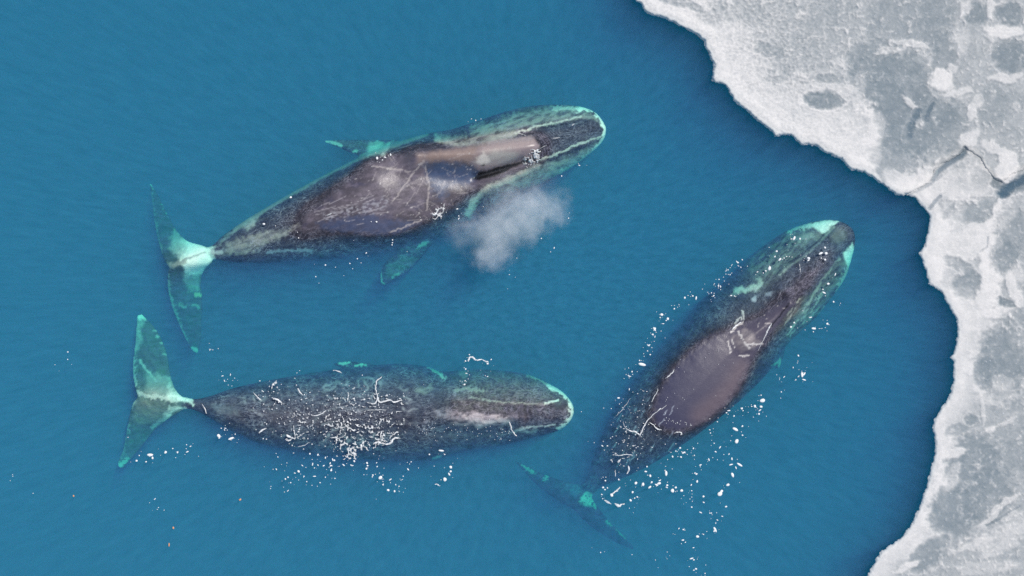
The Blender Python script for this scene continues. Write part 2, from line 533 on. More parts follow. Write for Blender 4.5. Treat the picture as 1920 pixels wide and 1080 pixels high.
def ice_fields(q, s):
    """whiteness 0..1 and relief in metres at pixel positions q, s = distance from the water's edge"""
    x, y = q[:, 0], q[:, 1]
    wx = x + 10 * fbm(x / 45, y / 45, 61, 4)
    wy = y + 10 * fbm(x / 45, y / 45, 83, 4)
    up = y < 370
    rim = np.where(up, 0.50 * np.exp(-(s / 95.0) ** 2), 0.50 * np.exp(-(s / np.where(y > 620, 44.0, 70.0)) ** 2))
    w = 0.34 + rim * 1.15 + 0.10 * fbm(x / 70, y / 70, 5, 4)
    rag = fbm(x / 11, y / 11, 141, 3)
    for bx, by, rx, ry, an, st in ICE_BLOBS:
        c, sn = math.cos(math.radians(an)), math.sin(math.radians(an))
        u = ((wx - bx) * c + (wy - by) * sn) / (rx * 1.15)
        v = (-(wx - bx) * sn + (wy - by) * c) / (ry * 1.15)
        r = np.sqrt(u * u + v * v)
        m = 1 - sst(0.70, 1.10, r + .30 * rag)
        if st < -.4:
            w = w + .20 * min(1, -st) * np.exp(-((r + .3 * rag - 1.14) / .09) ** 2) * (gn(x / 20, y / 20, int(rx + ry)) > -.15)
        w = w * (1 - m * min(.92, -st)) if st < 0 else w + (.95 - w) * m * min(.95, st * 1.1)
    rough = np.where(up, 1 - sst(1480, 1720, x) * .7, .35)
    w = w + 0.34 * rough ** 2 * fbm(wx / 7, wy / 5, 12, 3) + 0.12 * fbm(x / 16, y / 16, 44, 3) + 0.05 * fbm(x / 4.5, y / 4.5, 46, 2)
    clump = sst(.15, .5, fbm(wx / 16, wy / 16, 92, 2)) * sst(.0, .3, fbm(x / 90, y / 90, 15, 2) + .1)
    w = w + 0.22 * clump * (w < .6)
    cob = 1 - sst(.15, .5, np.abs(gn(wx / 9, wy / 9, 171)) * 2.2)
    w = w + (.05 + .14 * clump) * (1 - cob) * sst(30, 80, s) + .10 * fbm(x / 30, y / 30, 175, 4) + .05 * fbm(wx / 7, wy / 7, 177, 2) * (w < .5)
    lump = sst(.30, .42, gn(x / 7, y / 7, 181) + .25 * fbm(x / 60, y / 60, 183, 2)) * sst(20, 60, s)
    w = w + .22 * lump
    w = w + 0.10 * (ridged(wx / 30, wy / 30, 71, 2) ** 4) * (s > 25)
    dk = 0
    for pts, wd, st in DARKLINES:
        dl = d_poly(q + .35 * np.stack([wx - x, wy - y], 1), pts)
        n = 1 + .5 * gn(x / 4, y / 4, 4)
        dk = np.maximum(dk, st * (1 - sst(wd * .5 * n, wd * 1.5 * n, dl)))
    wc = np.clip(w, 0.0, 1.0)
    z = 0.055 + 0.03 * wc + 0.02 * sst(0.3, 0.8, wc) + 0.006 * rough * fbm(wx / 8, wy / 5, 21, 3) + 0.012 * fbm(x / 24, y / 24, 33, 3)
    z = z + 0.025 * np.exp(-((s - 14 - 6 * gn(x / 30, y / 30, 2)) / 9) ** 2)
    z = z - 0.05 * dk
    return wc, z, dk


def build_floe(name, poly, label, zoff, seed):
    xs = np.concatenate([np.arange(1150, 1925, 1.9), np.arange(1925, 2500, 16)])
    ys = np.concatenate([np.arange(-500, -8, 16), np.arange(-8, 1090, 1.9), np.arange(1090, 1600, 16)])
    X, Y = np.meshgrid(xs, ys)
    q = np.stack([X.ravel(), Y.ravel()], 1)
    py = np.array(poly)
    box = (q[:, 1] > py[:, 1].min() - 40) & (q[:, 1] < py[:, 1].max() + 40)
    s0 = np.full(len(q), -99.0)
    qn = q.copy()
    qn[:, 0] += 4.5 * fbm(q[:, 0] / 10, q[:, 1] / 10, seed, 4, .65)
    qn[:, 1] += 4.5 * fbm(q[:, 0] / 10, q[:, 1] / 10, seed + 50, 4, .65)
    s0[box] = sdf(qn[box], poly)
    se = d_poly(q, EDGE)
    w, z, dk = ice_fields(q, se)
    edge = sst(0, 4.0, s0)
    z = np.where(s0 > 0, z * (0.35 + 0.65 * edge) + zoff * edge, 0.02 + s0 * 0.22)
    keep = s0 > -1.7
    e1 = 0.5
    gx = np.zeros(len(q))
    gy = np.zeros(len(q))
    nb = keep & (s0 <= 0)
    qb = qn[nb]
    gx[nb] = (sdf(qb + [e1, 0], poly) - sdf(qb - [e1, 0], poly)) / (2 * e1)
    gy[nb] = (sdf(qb + [0, e1], poly) - sdf(qb - [0, e1], poly)) / (2 * e1)
    q = q.copy()
    q[nb, 0] -= s0[nb] * gx[nb]
    q[nb, 1] -= s0[nb] * gy[nb]
    z = np.where(s0 <= 0, .03, z)
    k = (H - z) / H / PPM
    co = np.stack([(q[:, 0] - 960) * k, (540 - q[:, 1]) * k, z], 1)
    grey = np.array([0.35, 0.385, 0.395])
    white = np.array([0.92, 0.885, 0.845])
    dark = np.array([0.06, 0.13, 0.19])
    t = (w ** 1.15)[:, None]
    col = grey * (1 - t) + white * t
    sp = (np.random.RandomState(seed).rand(len(q)) > .9996)[:, None]
    col = np.where(sp, 0.9, col)
    col = col * (1 - dk[:, None]) + dark * dk[:, None]
    pale = np.array([0.62, 0.67, 0.70])
    rimf = (1 - sst(1, 9, se + 3 * gn(q[:, 0] / 12, q[:, 1] / 12, 8)))[:, None] * .6
    col = col * (1 - rimf) + pale * rimf
    nx, ny = len(xs), len(ys)
    idx = np.arange(nx * ny).reshape(ny, nx)
    f = np.stack([idx[:-1, :-1], idx[1:, :-1], idx[1:, 1:], idx[:-1, 1:]], -1).reshape(-1, 4)
    f = f[keep[f].all(1)]
    used = np.unique(f)
    remap = np.zeros(len(q), np.int64)
    remap[used] = np.arange(len(used))
    n0 = len(used)
    top = co[used]
    f = remap[f]
    # flat underside and side walls make it a closed slab
    e = np.concatenate([f[:, [0, 1]], f[:, [1, 2]], f[:, [2, 3]], f[:, [3, 0]]])
    key = e[:, 0] * (n0 + 1) + e[:, 1]
    rkey = e[:, 1] * (n0 + 1) + e[:, 0]
    be = e[~np.isin(key, rkey)]
    bv = np.unique(be)
    bm_ = np.zeros(n0, np.int64)
    bm_[bv] = n0 + np.arange(len(bv))
    low = top[bv].copy()
    low[:, 2] = -0.16
    ql = q[used][bv]
    g0 = 6.0
    gg = np.stack([sdf(ql + [g0, 0], poly) - sdf(ql - [g0, 0], poly), sdf(ql + [0, g0], poly) - sdf(ql - [0, g0], poly)], 1) / (2 * g0)
    low[:, 0] += gg[:, 0] * .2
    low[:, 1] -= gg[:, 1] * .2
    walls = np.stack([be[:, 1], be[:, 0], bm_[be[:, 0]], bm_[be[:, 1]]], 1)
    allc = np.vstack([top, low])
    o = mesh_np(name, allc, np.vstack([f, walls]), M_ICE)
    pig = np.vstack([col[used], np.full((len(bv), 3), .6)])
    set_attr(o.data, 'pigment', pig)
    clr = np.clip(.46 - .30 * w + .25 * dk, .27, .6)
    clr = np.concatenate([clr[used], np.full(len(bv), .1)])
    set_attr(o.data, 'clearness', np.stack([clr] * 3, 1))
    tag(o, label, 'ice floe')
    return o


build_floe('ice_floe', UP, 'upper sheet of white and grey crinkled sea ice in the top right corner', 0.03, 3)
build_floe('ice_floe', LO, 'lower sheet of grey sea ice with white rim, below the crack', -0.02, 9)


# ------------------------------------------------------------------ whales
def loft(bm, stations, n_along, n_round, pw=1.0, pointy=False):
    """stations: (Lx, Ly, Rx, Ry, z_wide, up, down); closed skin through them"""
    st = smooth_poly(stations, n_along)
    rings = []
    for s in st:
        zc = s[4]
        L = Vector(P(s[0], s[1], zc))
        Rr = Vector(P(s[2], s[3], zc))
        c, h = (L + Rr) / 2, (L - Rr) / 2
        ring = []
        for k in range(n_round):
            a = 2 * math.pi * k / n_round
            ca, sa = math.cos(a), math.sin(a)
            zz = (abs(sa) ** pw) * (s[5] if sa > 0 else -s[6])
            p = c + h * ca
            ring.append(bm.verts.new((p.x, p.y, zc + zz)))
        rings.append(ring)
    for i in range(len(rings) - 1):
        for k in range(n_round):
            bm.faces.new((rings[i][k], rings[i][(k + 1) % n_round], rings[i + 1][(k + 1) % n_round], rings[i + 1][k]))
    bm.faces.new(rings[0][::-1])
    bm.faces.new(rings[-1])


SKIN = np.array([0.017, 0.017, 0.031])
GREY = np.array([0.150, 0.142, 0.195])
BROWN = np.array([0.106, 0.089, 0.108])
PALE = np.array([0.40, 0.44, 0.37])
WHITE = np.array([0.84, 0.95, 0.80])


class Paint:
    def __init__(s, co):
        s.co = co
        s.q = to_px(co)
        s.x, s.y = s.q[:, 0], s.q[:, 1]
        s.col = np.tile(SKIN, (len(co), 1))
        s.wet = np.zeros((len(co), 3))
        s.q2 = s.q + 3.5 * np.stack([fbm(s.x / 12, s.y / 12, 201, 3), fbm(s.x / 12, s.y / 12, 301, 3)], 1)
        s.q3 = s.q + 9 * np.stack([fbm(s.x / 26, s.y / 26, 211, 4), fbm(s.x / 26, s.y / 26, 311, 4)], 1)

    def mix(s, m, c):
        m = np.clip(m, 0, 1)[:, None]
        s.col = s.col * (1 - m) + np.asarray(c) * m

    def spine(s, pts):
        pts = np.asarray(pts, float)
        best = np.full(len(s.q), 1e9)
        s.u = np.zeros(len(s.q))
        s.v = np.zeros(len(s.q))
        acc = 0
        for a, b in zip(pts[:-1], pts[1:]):
            ab = b - a
            ln = math.hypot(*ab)
            t = np.clip(((s.q - a) @ ab) / (ln * ln), 0, 1)
            dx, dy = s.q[:, 0] - a[0] - t * ab[0], s.q[:, 1] - a[1] - t * ab[1]
            d = np.hypot(dx, dy)
            m = d < best
            best = np.where(m, d, best)
            s.u = np.where(m, acc + t * ln, s.u)
            s.v = np.where(m, np.sign(ab[0] * (s.q[:, 1] - a[1]) - ab[1] * (s.q[:, 0] - a[0])) * d, s.v)
            acc += ln

    def film(s, amount=1.0, seed=0, stretch=2.0):
        """fine swirling grey marks: light rippling through the water film, painted on the skin"""
        u, v = s.u, s.v
        uu = u + 7 * fbm(u / 22, v / 16, 401 + seed, 3)
        vv = v + 7 * fbm(u / 22, v / 16, 451 + seed, 3)
        r = ridged(uu / (8 * stretch), vv / 7, 411 + seed, 3) ** 3
        r2 = ridged(uu / 9, vv / 11, 421 + seed, 2) ** 4
        env = sst(-.35, .35, fbm(s.x / 55, s.y / 55, 431 + seed, 3))
        s.mix(amount * (0.22 * r + 0.18 * r2) * (0.35 + .65 * env), GREY * 1.35)
        s.mix(amount * .35 * sst(.1, .5, fbm(uu / 12, vv / 8, 441 + seed, 3)), GREY * .5)
        s.mix(s.halo * .55 * (1 - s.exposed), BROWN * .42)
        s.wet[:, 1] = .62 * amount * (1 - .9 * s.exposed)

    def stroke(s, pts, w, c, a=1.0, rough=.5, seed=1, straight=False):
        d = d_poly(s.q if straight else s.q2, pts)
        n = np.clip(1 + rough * fbm(s.x / 5, s.y / 5, seed, 2) * 2, .15, 3)
        s.mix(a * (1 - sst(w * .5 * n, w * 1.3 * n + .8, d)), c)

    def blob(s, pts, c, a=1.0, soft=4, ragged=2, brk=0.0, seed=1):
        d = sdf(s.q3 if ragged > 1 else s.q2, pts)
        m = sst(-soft, soft, d + ragged * 2 * fbm(s.x / 7, s.y / 7, seed, 3))
        if brk:
            m = m * (1 - brk * sst(-.15, .25, fbm(s.u / 26 + .4 * gn(s.x / 15, s.y / 15, 3), s.v / 8, seed + 5, 4, .6)))
        s.mix(a * m, c)

    def specks(s, poly, c, a, scale=3.5, th=.35, seed=1):
        m = sst(-3, 3, sdf(s.q, poly)) if poly is not None else 1.0
        s.mix(a * m * sst(th, th + .15, gn(s.x / scale, s.y / scale, seed) + .25 * gn(s.x / 30, s.y / 30, seed + 3)), c)


def tailmask(p):
    return 1 - (1 - sst(390, 410, p.x)) * .8 - .9 * sst(925, 945, p.y + (1100 - p.x) * .35) * (p.x > 900) * (p.x < 1200)


def make_whale(label, bodies, limbs, raises, sculpt, paint, voxel=0.036):
    bm = bmesh.new()
    for b in bodies:
        loft(bm, b, 8, 72, 0.92)
    for l in limbs:
        loft(bm, l, 8, 28, 1.0)
    me = bpy.data.meshes.new('raw')
    bm.to_mesh(me)
    bm.free()
    tmp = bpy.data.objects.new('raw', me)
    SC.collection.objects.link(tmp)
    m = tmp.modifiers.new('r', 'REMESH')
    m.mode = 'VOXEL'
    m.voxel_size = voxel
    m2 = tmp.modifiers.new('s', 'SMOOTH')
    m2.iterations = 5
    m2.factor = 0.6
    dg = bpy.context.evaluated_depsgraph_get()
    me2 = bpy.data.meshes.new_from_object(tmp.evaluated_get(dg))
    bpy.data.objects.remove(tmp)
    me2.name = 'whale'
    n = len(me2.vertices)
    co = np.empty(n * 3, np.float32)
    me2.vertices.foreach_get('co', co)
    co = co.reshape(n, 3).astype(float)
    nor = np.empty(n * 3, np.float32)
    me2.vertices.foreach_get('normal', nor)
    nz = nor.reshape(n, 3)[:, 2]
    top = sst(0.0, 0.5, nz)
    q = to_px(co)
    z = co[:, 2].copy()
    # wet back: keep the un-named back just under the surface, raise the bare patches out of it
    wet = np.zeros(n)
    halo = np.zeros(n)
    for poly, hgt in raises:
        qq = q + 3 * np.stack([fbm(q[:, 0] / 20, q[:, 1] / 20, 5), fbm(q[:, 0] / 20, q[:, 1] / 20, 6)], 1)
        s = sdf(qq, poly) / PPM
        T = np.where(s > 0, 0.035 + hgt * (1 - np.exp(-s / 0.55)), 0.035 + 0.35 * s)
        w = sst(-0.45, 0.02, s) * top
        z = z * (1 - w) + np.maximum(T, z * (s < -.15) + -9 * (s >= -.15)) * w
        wet = np.maximum(wet, sst(-.13, .20, s + .12 * fbm(q[:, 0] / 7, q[:, 1] / 7, 9, 3)) * top)
        halo = np.maximum(halo, sst(-.75, .05, s + .25 * fbm(q[:, 0] / 25, q[:, 1] / 25, 19, 3)) * top)
    z = z + sculpt(q, top, wet)
    co[:, 2] = z
    me2.vertices.foreach_set('co', co.astype(np.float32).ravel())
    me2.polygons.foreach_set('use_smooth', np.ones(len(me2.polygons), bool))
    pn = Paint(co)
    pn.wet[:, 0] = wet
    pn.exposed = wet
    pn.halo = halo
    paint(pn)
    pn.wet[:, 1] *= tailmask(pn)
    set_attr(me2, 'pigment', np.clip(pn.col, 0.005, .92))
    set_attr(me2, 'wet', pn.wet)
    set_attr(me2, 'along', np.stack([pn.u / PPM, pn.v / PPM, co[:, 2] * .6], 1) + 20)
    me2.materials.clear()
    me2.materials.append(M_SKIN)
    me2.update()
    o = bpy.data.objects.new('whale', me2)
    SC.collection.objects.link(o)
    tag(o, label, 'whale', 'bowhead whales at the ice edge')
    return o


def bump(q, pts, w, a):
    return a * np.exp(-(d_poly(q, pts) / w) ** 2)


# ---- whale with the blow, upper left
W1_BODY = [  # upper edge, lower edge, z_wide, up, down  (tail to snout)
    (372, 462, 380, 488, -.40, .10, .14), (395, 462, 408, 487, -.40, .22, .30), (420, 441, 432, 491, -.55, .36, .5), (460, 413, 470, 493, -.6, .48, .8), (515, 380, 520, 492, -.75, .66, 1.1),
    (575, 346, 578, 488, -.85, .78, 1.4), (640, 312, 640, 483, -1.0, .94, 1.7), (700, 283, 705, 475, -1.05, .99, 1.9), (760, 262, 770, 462, -1.1, 1.03, 2.0),
    (805, 250, 835, 443, -1.05, .97, 2.0), (845, 243, 880, 420, -1.0, .92, 1.9), (890, 229, 930, 395, -.95, .87, 1.8), (950, 209, 985, 362, -.9, .82, 1.7),
    (1005, 198, 1038, 335, -.85, .74, 1.5), (1055, 197, 1080, 309, -.75, .62, 1.2), (1092, 201, 1108, 287, -.62, .48, .9), (1117, 212, 1126, 270, -.5, .34, .6),
    (1131, 229, 1134, 257, -.42, .22, .35), (1136, 239, 1136, 246, -.40, .10, .15)]
W1_FLUKE = [(282, 342, 280, 345, -1.15, .03, .03), (295, 362, 283, 364, -1.1, .05, .05), (308, 388, 287, 400, -1.05, .06, .06), (326, 422, 293, 440, -1.0, .08, .08), (350, 450, 303, 477, -.6, .12, .12),
            (385, 462, 315, 500, -.32, .16, .16), (392, 476, 322, 503, -.29, .18, .18), (398, 492, 315, 507, -.34, .16, .16), (383, 508, 313, 525, -.62, .12, .12), (378, 530, 315, 550, -.88, .09, .09), (380, 565, 323, 580, -.95, .08, .08),
            (379, 605, 335, 610, -1.0, .06, .06), (377, 640, 350, 642, -1.05, .05, .05), (371, 663, 362, 661, -1.05, .03, .03)]
W1_FLIP_A = [(608, 263, 609, 268, -.7, .03, .03), (632, 262, 630, 275, -.7, .07, .07), (665, 262, 660, 288, -.75, .10, .10), (705, 262, 690, 296, -.85, .14, .14), (745, 262, 740, 310, -1.0, .18, .18)]
W1_FLIP_B = [(712, 530, 722, 536, -.95, .03, .03), (713, 512, 742, 524, -.95, .07, .07), (722, 492, 768, 506, -1.0, .11, .11), (745, 472, 795, 478, -1.05, .15, .15), (765, 440, 815, 452, -1.1, .2, .2)]
R1_BACK = [(556, 432), (580, 400), (615, 372), (650, 345), (690, 312), (730, 296), (782, 289), (850, 279), (925, 266), (980, 256), (1003, 259), (1013, 272), (1013, 290), (1003, 306), (972, 322), (935, 338),
           (905, 350), (870, 365), (845, 385), (815, 405), (780, 425), (740, 437), (690, 440), (640, 433), (600, 430), (570, 438)]


def sculpt1(q, top, wet):
    dz = bump(q, [(785, 296), (860, 292), (930, 284), (1000, 277)], 25, .42) * top                 # blowhole crest
    dz += bump(q, [(800, 320), (840, 330), (880, 335)], 20, -.10) * top                            # hollow behind it
    dz += bump(q, [(700, 345), (640, 385), (590, 410)], 40, .14) * top
    dz += bump(q, [(890, 332), (930, 321), (978, 304)], 6, -.13) * top
    dz += bump(q, [(972, 247), (1020, 233), (1090, 220)], 5, .05) * top + bump(q, [(1010, 302), (1060, 283), (1124, 258)], 5, .05) * top
    dz += bump(q, [(960, 255), (1020, 242), (1095, 228)], 5, -.06) * top
    dz += .012 * top * fbm(q[:, 0] / 9, q[:, 1] / 9, 77, 3) * (1 - wet) * 2
    return dz


def paint1(p):
    p.spine([(300, 500), (400, 478), (560, 415), (700, 372), (860, 330), (1000, 282), (1140, 243)])
    p.film(1.0, 0)
    # lips, chin and jaw in mottled pale green-grey
    p.blob([(880, 240), (930, 224), (980, 208), (1040, 200), (1100, 204), (1128, 225), (1100, 222), (1050, 228), (990, 240), (930, 262), (880, 272), (845, 272), (825, 258), (822, 250), (845, 258), (880, 258)], PALE, .62, 7, 5, .75, 3)
    p.blob([(820, 252), (835, 262), (870, 268), (910, 263), (945, 250), (975, 243), (960, 262), (900, 276), (850, 272), (815, 262)], PALE * 1.15, .8, 4, 2, .15, 8)
    p.blob([(1010, 315), (1060, 295), (1110, 275), (1130, 262), (1115, 285), (1080, 310), (1040, 332), (985, 350), (950, 352), (905, 368), (885, 392), (882, 410), (876, 398), (885, 375), (915, 350), (965, 330)], PALE, .65, 7, 4, .65, 5)
    p.stroke([(1008, 312), (960, 334), (915, 352), (888, 378), (878, 402)], 6, PALE * 1.2, .8, .4, 9)
    p.blob([(900, 360), (950, 350), (960, 370), (920, 395), (895, 400)], SKIN * 1.5, .6, 5, 3, .3, 6)
    p.stroke([(1085, 205), (1105, 203), (1122, 214), (1130, 230), (1137, 243), (1131, 262), (1115, 282)], 4.5, WHITE, .95, .8, 12)
    p.stroke([(1040, 203), (1085, 203)], 4, WHITE, .45, .8, 12)
    p.stroke([(1115, 282), (1085, 305), (1050, 322)], 4, PALE * 1.5, .7, .8, 14)
    # upper jaw with cross creases
    ros = sst(-3, 3, sdf(p.q, [(990, 256), (1030, 243), (1092, 224), (1120, 228), (1126, 250), (1100, 268), (1050, 286), (1010, 300), (1000, 280)]))
    p.mix(ros * .85, SKIN * .8)
    arc = np.sin((p.u + .012 * (p.v - 3) ** 2 + 2 * fbm(p.x / 10, p.y / 10, 3)) * 2 * math.pi / 5.2)
    p.mix(ros * sst(.35, .9, arc) * .5 * sst(1075, 1035, p.x), GREY * 1.3)
    sw = ridged((p.x + 4 * gn(p.x / 9, p.y / 9, 3)) / 9, p.y / 7, 66, 3) ** 3
    p.mix(ros * sw * .6 * sst(1040, 1070, p.x), GREY * 1.3)
    p.stroke([(965, 250), (1000, 239), (1045, 229), (1090, 219)], 1.6, WHITE * .7, .8, .9, 4)
    p.stroke([(1005, 303), (1040, 290), (1085, 270), (1125, 257)], 1.6, WHITE * .7, .7, .9, 4)
    # bare back
    e = p.exposed
    p.mix(e * .92, BROWN * .62)
    vv = fbm(p.x / 60, p.y / 40, 91, 4)
    p.mix(e * .5 * sst(-.1, .45, vv), BROWN * 1.3)
    p.mix(e * .55 * sst(.0, .4, fbm(p.x / 45, p.y / 22, 95, 4)), np.array([.05, .05, .10]))
    p.mix(e * .45 * sst(.05, .45, fbm(p.x / 14, p.y / 9, 97, 4)), BROWN * 1.9)
    p.blob([(782, 289), (850, 279), (925, 268), (1003, 260), (1011, 285), (985, 300), (930, 312), (880, 305), (830, 300), (780, 310)], np.array([.27, .20, .175]), .85, 7, 1, 0, 5)
    p.blob([(895, 278), (940, 266), (1000, 258), (1012, 272), (1009, 290), (985, 302), (935, 315), (900, 318), (880, 306)], np.array([.25, .205, .215]), .9, 5, 1, 0, 6)
    p.blob([(905, 276), (960, 264), (1000, 262), (1002, 270), (950, 280), (905, 290)], np.array([.36, .29, .27]), .8, 7, 1, 0, 6)
    p.blob([(985, 306), (1010, 298), (1004, 308), (960, 326), (920, 342), (905, 346), (925, 332)], np.array([.12, .105, .125]), .8, 4, 1, 0, 6)
    p.stroke([(985, 304), (1000, 298), (1012, 288), (1014, 272), (1006, 258)], 3.0, SKIN * .5, .85, .4, 61)
    p.blob([(700, 308), (760, 295), (800, 300), (805, 330), (790, 380), (760, 400), (700, 405), (660, 380), (690, 340)], BROWN * 1.7 + .01, .5, 12, 5, .6, 15)
    p.blob([(797, 312), (830, 300), (885, 312), (900, 325), (880, 345), (850, 352), (822, 372), (806, 345)], np.array([.045, .085, .17]), .75, 9, 5, .25, 25)  # blue sky reflection in the shaded hollow, painted into the colour
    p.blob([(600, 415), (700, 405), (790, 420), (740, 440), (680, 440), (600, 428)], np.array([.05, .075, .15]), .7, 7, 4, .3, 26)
    p.blob([(905, 288), (940, 280), (975, 285), (960, 300), (915, 308), (890, 300)], PALE * 1.0 + .08, .4, 8, 2, .3, 27)
    p.stroke([(904, 311), (912, 304)], 2.0, (.02, .02, .02), .9, .3, 7)
    # white highlight above the blowholes, painted into the skin colour
    p.blob([(893, 292), (915, 288), (920, 300), (905, 308), (892, 303)], (.62, .58, .52), .8, 3, 2, .35, 27)
    p.stroke([(915, 268), (960, 262), (995, 259)], 3.0, (.36, .31, .30), .6, .6, 28)
    p.blob([(800, 292), (860, 284), (900, 282), (895, 296), (850, 300), (805, 305)], np.array([.25, .18, .15]), .55, 6, 3, .2, 29)
    # scratches
    r = random.Random(3)
    for i in range(60):
        x, y = r.gauss(765, 45), r.gauss(350, 32)
        a, ln = r.uniform(-1.3, 1.3), r.uniform(8, 34)
        p.stroke([(x, y), (x + ln * .5 * math.cos(a), y + ln * .5 * math.sin(a) + r.uniform(-2, 2)), (x + ln * math.cos(a), y + ln * math.sin(a))], .35, (.55, .5, .48), .26, .8, i, True)
    for i in range(20):
        x, y = r.uniform(580, 700), r.uniform(370, 425)
        ln = r.uniform(10, 40)
        p.stroke([(x, y), (x + ln, y - ln * r.uniform(.1, .5))], .5, (.45, .42, .44), .4, .8, i, True)
    for pts in ([(700, 312), (735, 316), (770, 322)], [(795, 300), (760, 345), (735, 380)], [(797, 310), (805, 350), (800, 395)], [(730, 436), (760, 425), (790, 412)]):
        p.stroke(pts, 1.0, (.5, .45, .42), .5, .9, 8)
    p.specks([(640, 330), (900, 280), (900, 330), (800, 400), (640, 420)], (.6, .57, .55), .6, 4.5, .42, 21)
    m = sst(-3, 6, sdf(p.q3, [(600, 400), (660, 385), (720, 365), (735, 380), (700, 405), (650, 410), (610, 415)]))
    p.mix(m * .55 * sst(-.05, .3, fbm(p.x / 8, p.y / 5, 81, 3)), (.42, .42, .46))
    p.blob([(886, 334), (900, 322), (925, 317), (945, 310), (985, 300), (986, 304), (955, 317), (935, 328), (910, 335), (892, 338)], (.008, .008, .009), 1, 1.6, .6, 0, 7)
    # pale tail stock
    p.blob([(410, 478), (430, 455), (470, 442), (530, 428), (560, 425), (530, 445), (480, 468), (430, 480)], np.array([.33, .33, .29]), .75, 5, 5, .55, 31)
    p.blob([(455, 428), (470, 410), (482, 408), (478, 420), (462, 434)], (.42, .45, .40), .8, 4, 3, .3, 32)
    p.blob([(405, 462), (430, 435), (445, 425), (425, 450)], (.35, .40, .36), .7, 4, 3, .4, 32)
    p.stroke([(393, 470), (415, 474)], 3, (.6, .62, .6), .6, .5, 3)
    p.stroke([(500, 474), (525, 470), (585, 469)], 2.2, (.3, .36, .42), .7, .8, 33)
    edge = d_poly(p.q, [(440, 430), (500, 390), (560, 355), (610, 327), (650, 307), (700, 285), (745, 270), (800, 251)])
    p.mix(.6 * (1 - sst(2, 7, edge + 3 * fbm(p.x / 10, p.y / 10, 4))), PALE)
    # flukes: white root, dark blades, pale notched edges
    fl = sst(398, 380, p.x)
    p.mix(fl * (.55 + .3 * sst(-.2, .4, fbm(p.x / 18, p.y / 18, 7, 3))), np.array([.07, .15, .14]))
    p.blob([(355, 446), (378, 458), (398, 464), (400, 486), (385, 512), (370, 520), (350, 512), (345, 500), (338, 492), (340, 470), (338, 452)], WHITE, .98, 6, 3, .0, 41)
    p.blob([(325, 432), (352, 448), (345, 485), (318, 465)], WHITE * .6, .8, 6, 3, .2, 42)
    p.blob([(346, 510), (376, 514), (376, 545), (350, 545)], WHITE * .5, .75, 6, 3, .2, 43)
    p.stroke([(320, 500), (350, 485), (385, 474)], 1.6, SKIN * 4, .5, .3, 44)
    p.stroke([(308, 497), (325, 498), (345, 490)], 5, WHITE * .35, .8, .3, 45)
    p.stroke([(282, 343), (288, 350)], 3.5, WHITE * .7, .9, .8, 46)
    p.stroke([(306, 380), (316, 397), (324, 408)], 3.0, WHITE * .8, .8, 1.2, 47)
    p.stroke([(283, 360), (288, 400), (295, 440), (303, 475)], 2.2, WHITE * .4, .7, 1.2, 48)
    p.stroke([(313, 515), (317, 545), (325, 575), (336, 608), (350, 640)], 2.6, WHITE * .45, .8, 1.2, 49)
    p.stroke([(360, 655), (370, 662)], 5, WHITE * .7, .9, .5, 50)
    p.stroke([(368, 553), (376, 553)], 4, (.6, .6, .35), .9, .5, 51)
    for x in (338, 362):
        p.stroke([(x, 572), (x + 10, 575)], 2.0, WHITE * .5, .8, 1.2, 52)
    p.stroke([(330, 573), (375, 573)], 1.2, WHITE * .3, .5, 1.2, 52)
    p.stroke([(608, 265), (625, 268), (640, 275)], 3.0, WHITE * .8, .9, .8, 60)
    p.blob([(690, 268), (737, 266), (720, 290), (690, 292)], WHITE * .8, .75, 5, 3, .4, 61)
    p.stroke([(664, 283), (668, 283)], 2.5, WHITE * .8, .9, .8, 60)
    p.blob([(614, 262), (700, 262), (690, 290), (650, 280)], PALE * .4, .35, 4, 2, .3, 62)
    p.stroke([(714, 505), (714, 530), (722, 534)], 2.2, WHITE * .5, .9, .9, 63)
    p.stroke([(735, 520), (748, 512)], 2, WHITE * .6, .8, .9, 64)
    p.stroke([(785, 462), (802, 452)], 3.5, WHITE * .55, .8, .9, 65)
    p.blob([(722, 500), (760, 480), (785, 485), (745, 515), (722, 525)], PALE * .35, .7, 4, 2, .3, 66)


# ---- whale below it, lower left
W2_BODY = [
    (345, 744, 345, 768, -.34, .14, .16), (365, 748, 362, 768, -.34, .18, .22), (393, 743, 390, 781, -.48, .30, .4), (437, 728, 430, 805, -.58, .46, .7), (490, 716, 485, 830, -.75, .66, 1.0), (555, 704, 555, 846, -.9, .82, 1.3),
    (620, 694, 620, 855, -1.05, .98, 1.6), (680, 687, 690, 862, -1.1, 1.03, 1.8), (745, 682, 760, 865, -1.1, 1.03, 1.9), (795, 687, 815, 861, -1.1, 1.02, 1.9), (830, 697, 850, 850, -1.05, .96, 1.8), (890, 693, 900, 841, -1.0, .92, 1.7),
    (950, 696, 955, 832, -.92, .84, 1.5), (995, 704, 1000, 820, -.82, .72, 1.3), (1030, 720, 1032, 812, -.68, .56, 1.0), (1055, 735, 1055, 803, -.55, .40, .7), (1070, 752, 1070, 788, -.42, .24, .4), (1076, 765, 1076, 774, -.38, .10, .2)]
W2_FLUKE = [(266, 588, 257, 591, -.75, .03, .03), (280, 602, 255, 610, -.75, .05, .05), (298, 625, 253, 640, -.75, .07, .07), (313, 660, 249, 675, -.72, .09, .09), (321, 705, 249, 708, -.65, .12, .12), (333, 735, 254, 732, -.34, .14, .14),
            (352, 752, 257, 745, -.30, .16, .16), (345, 767, 248, 757, -.34, .14, .14), (312, 789, 241, 785, -.55, .11, .11), (290, 808, 235, 815, -.85, .09, .09), (266, 838, 230, 842, -.95, .07, .07), (240, 868, 222, 862, -1.0, .05, .05), (230, 879, 219, 874, -1.0, .03, .03)]
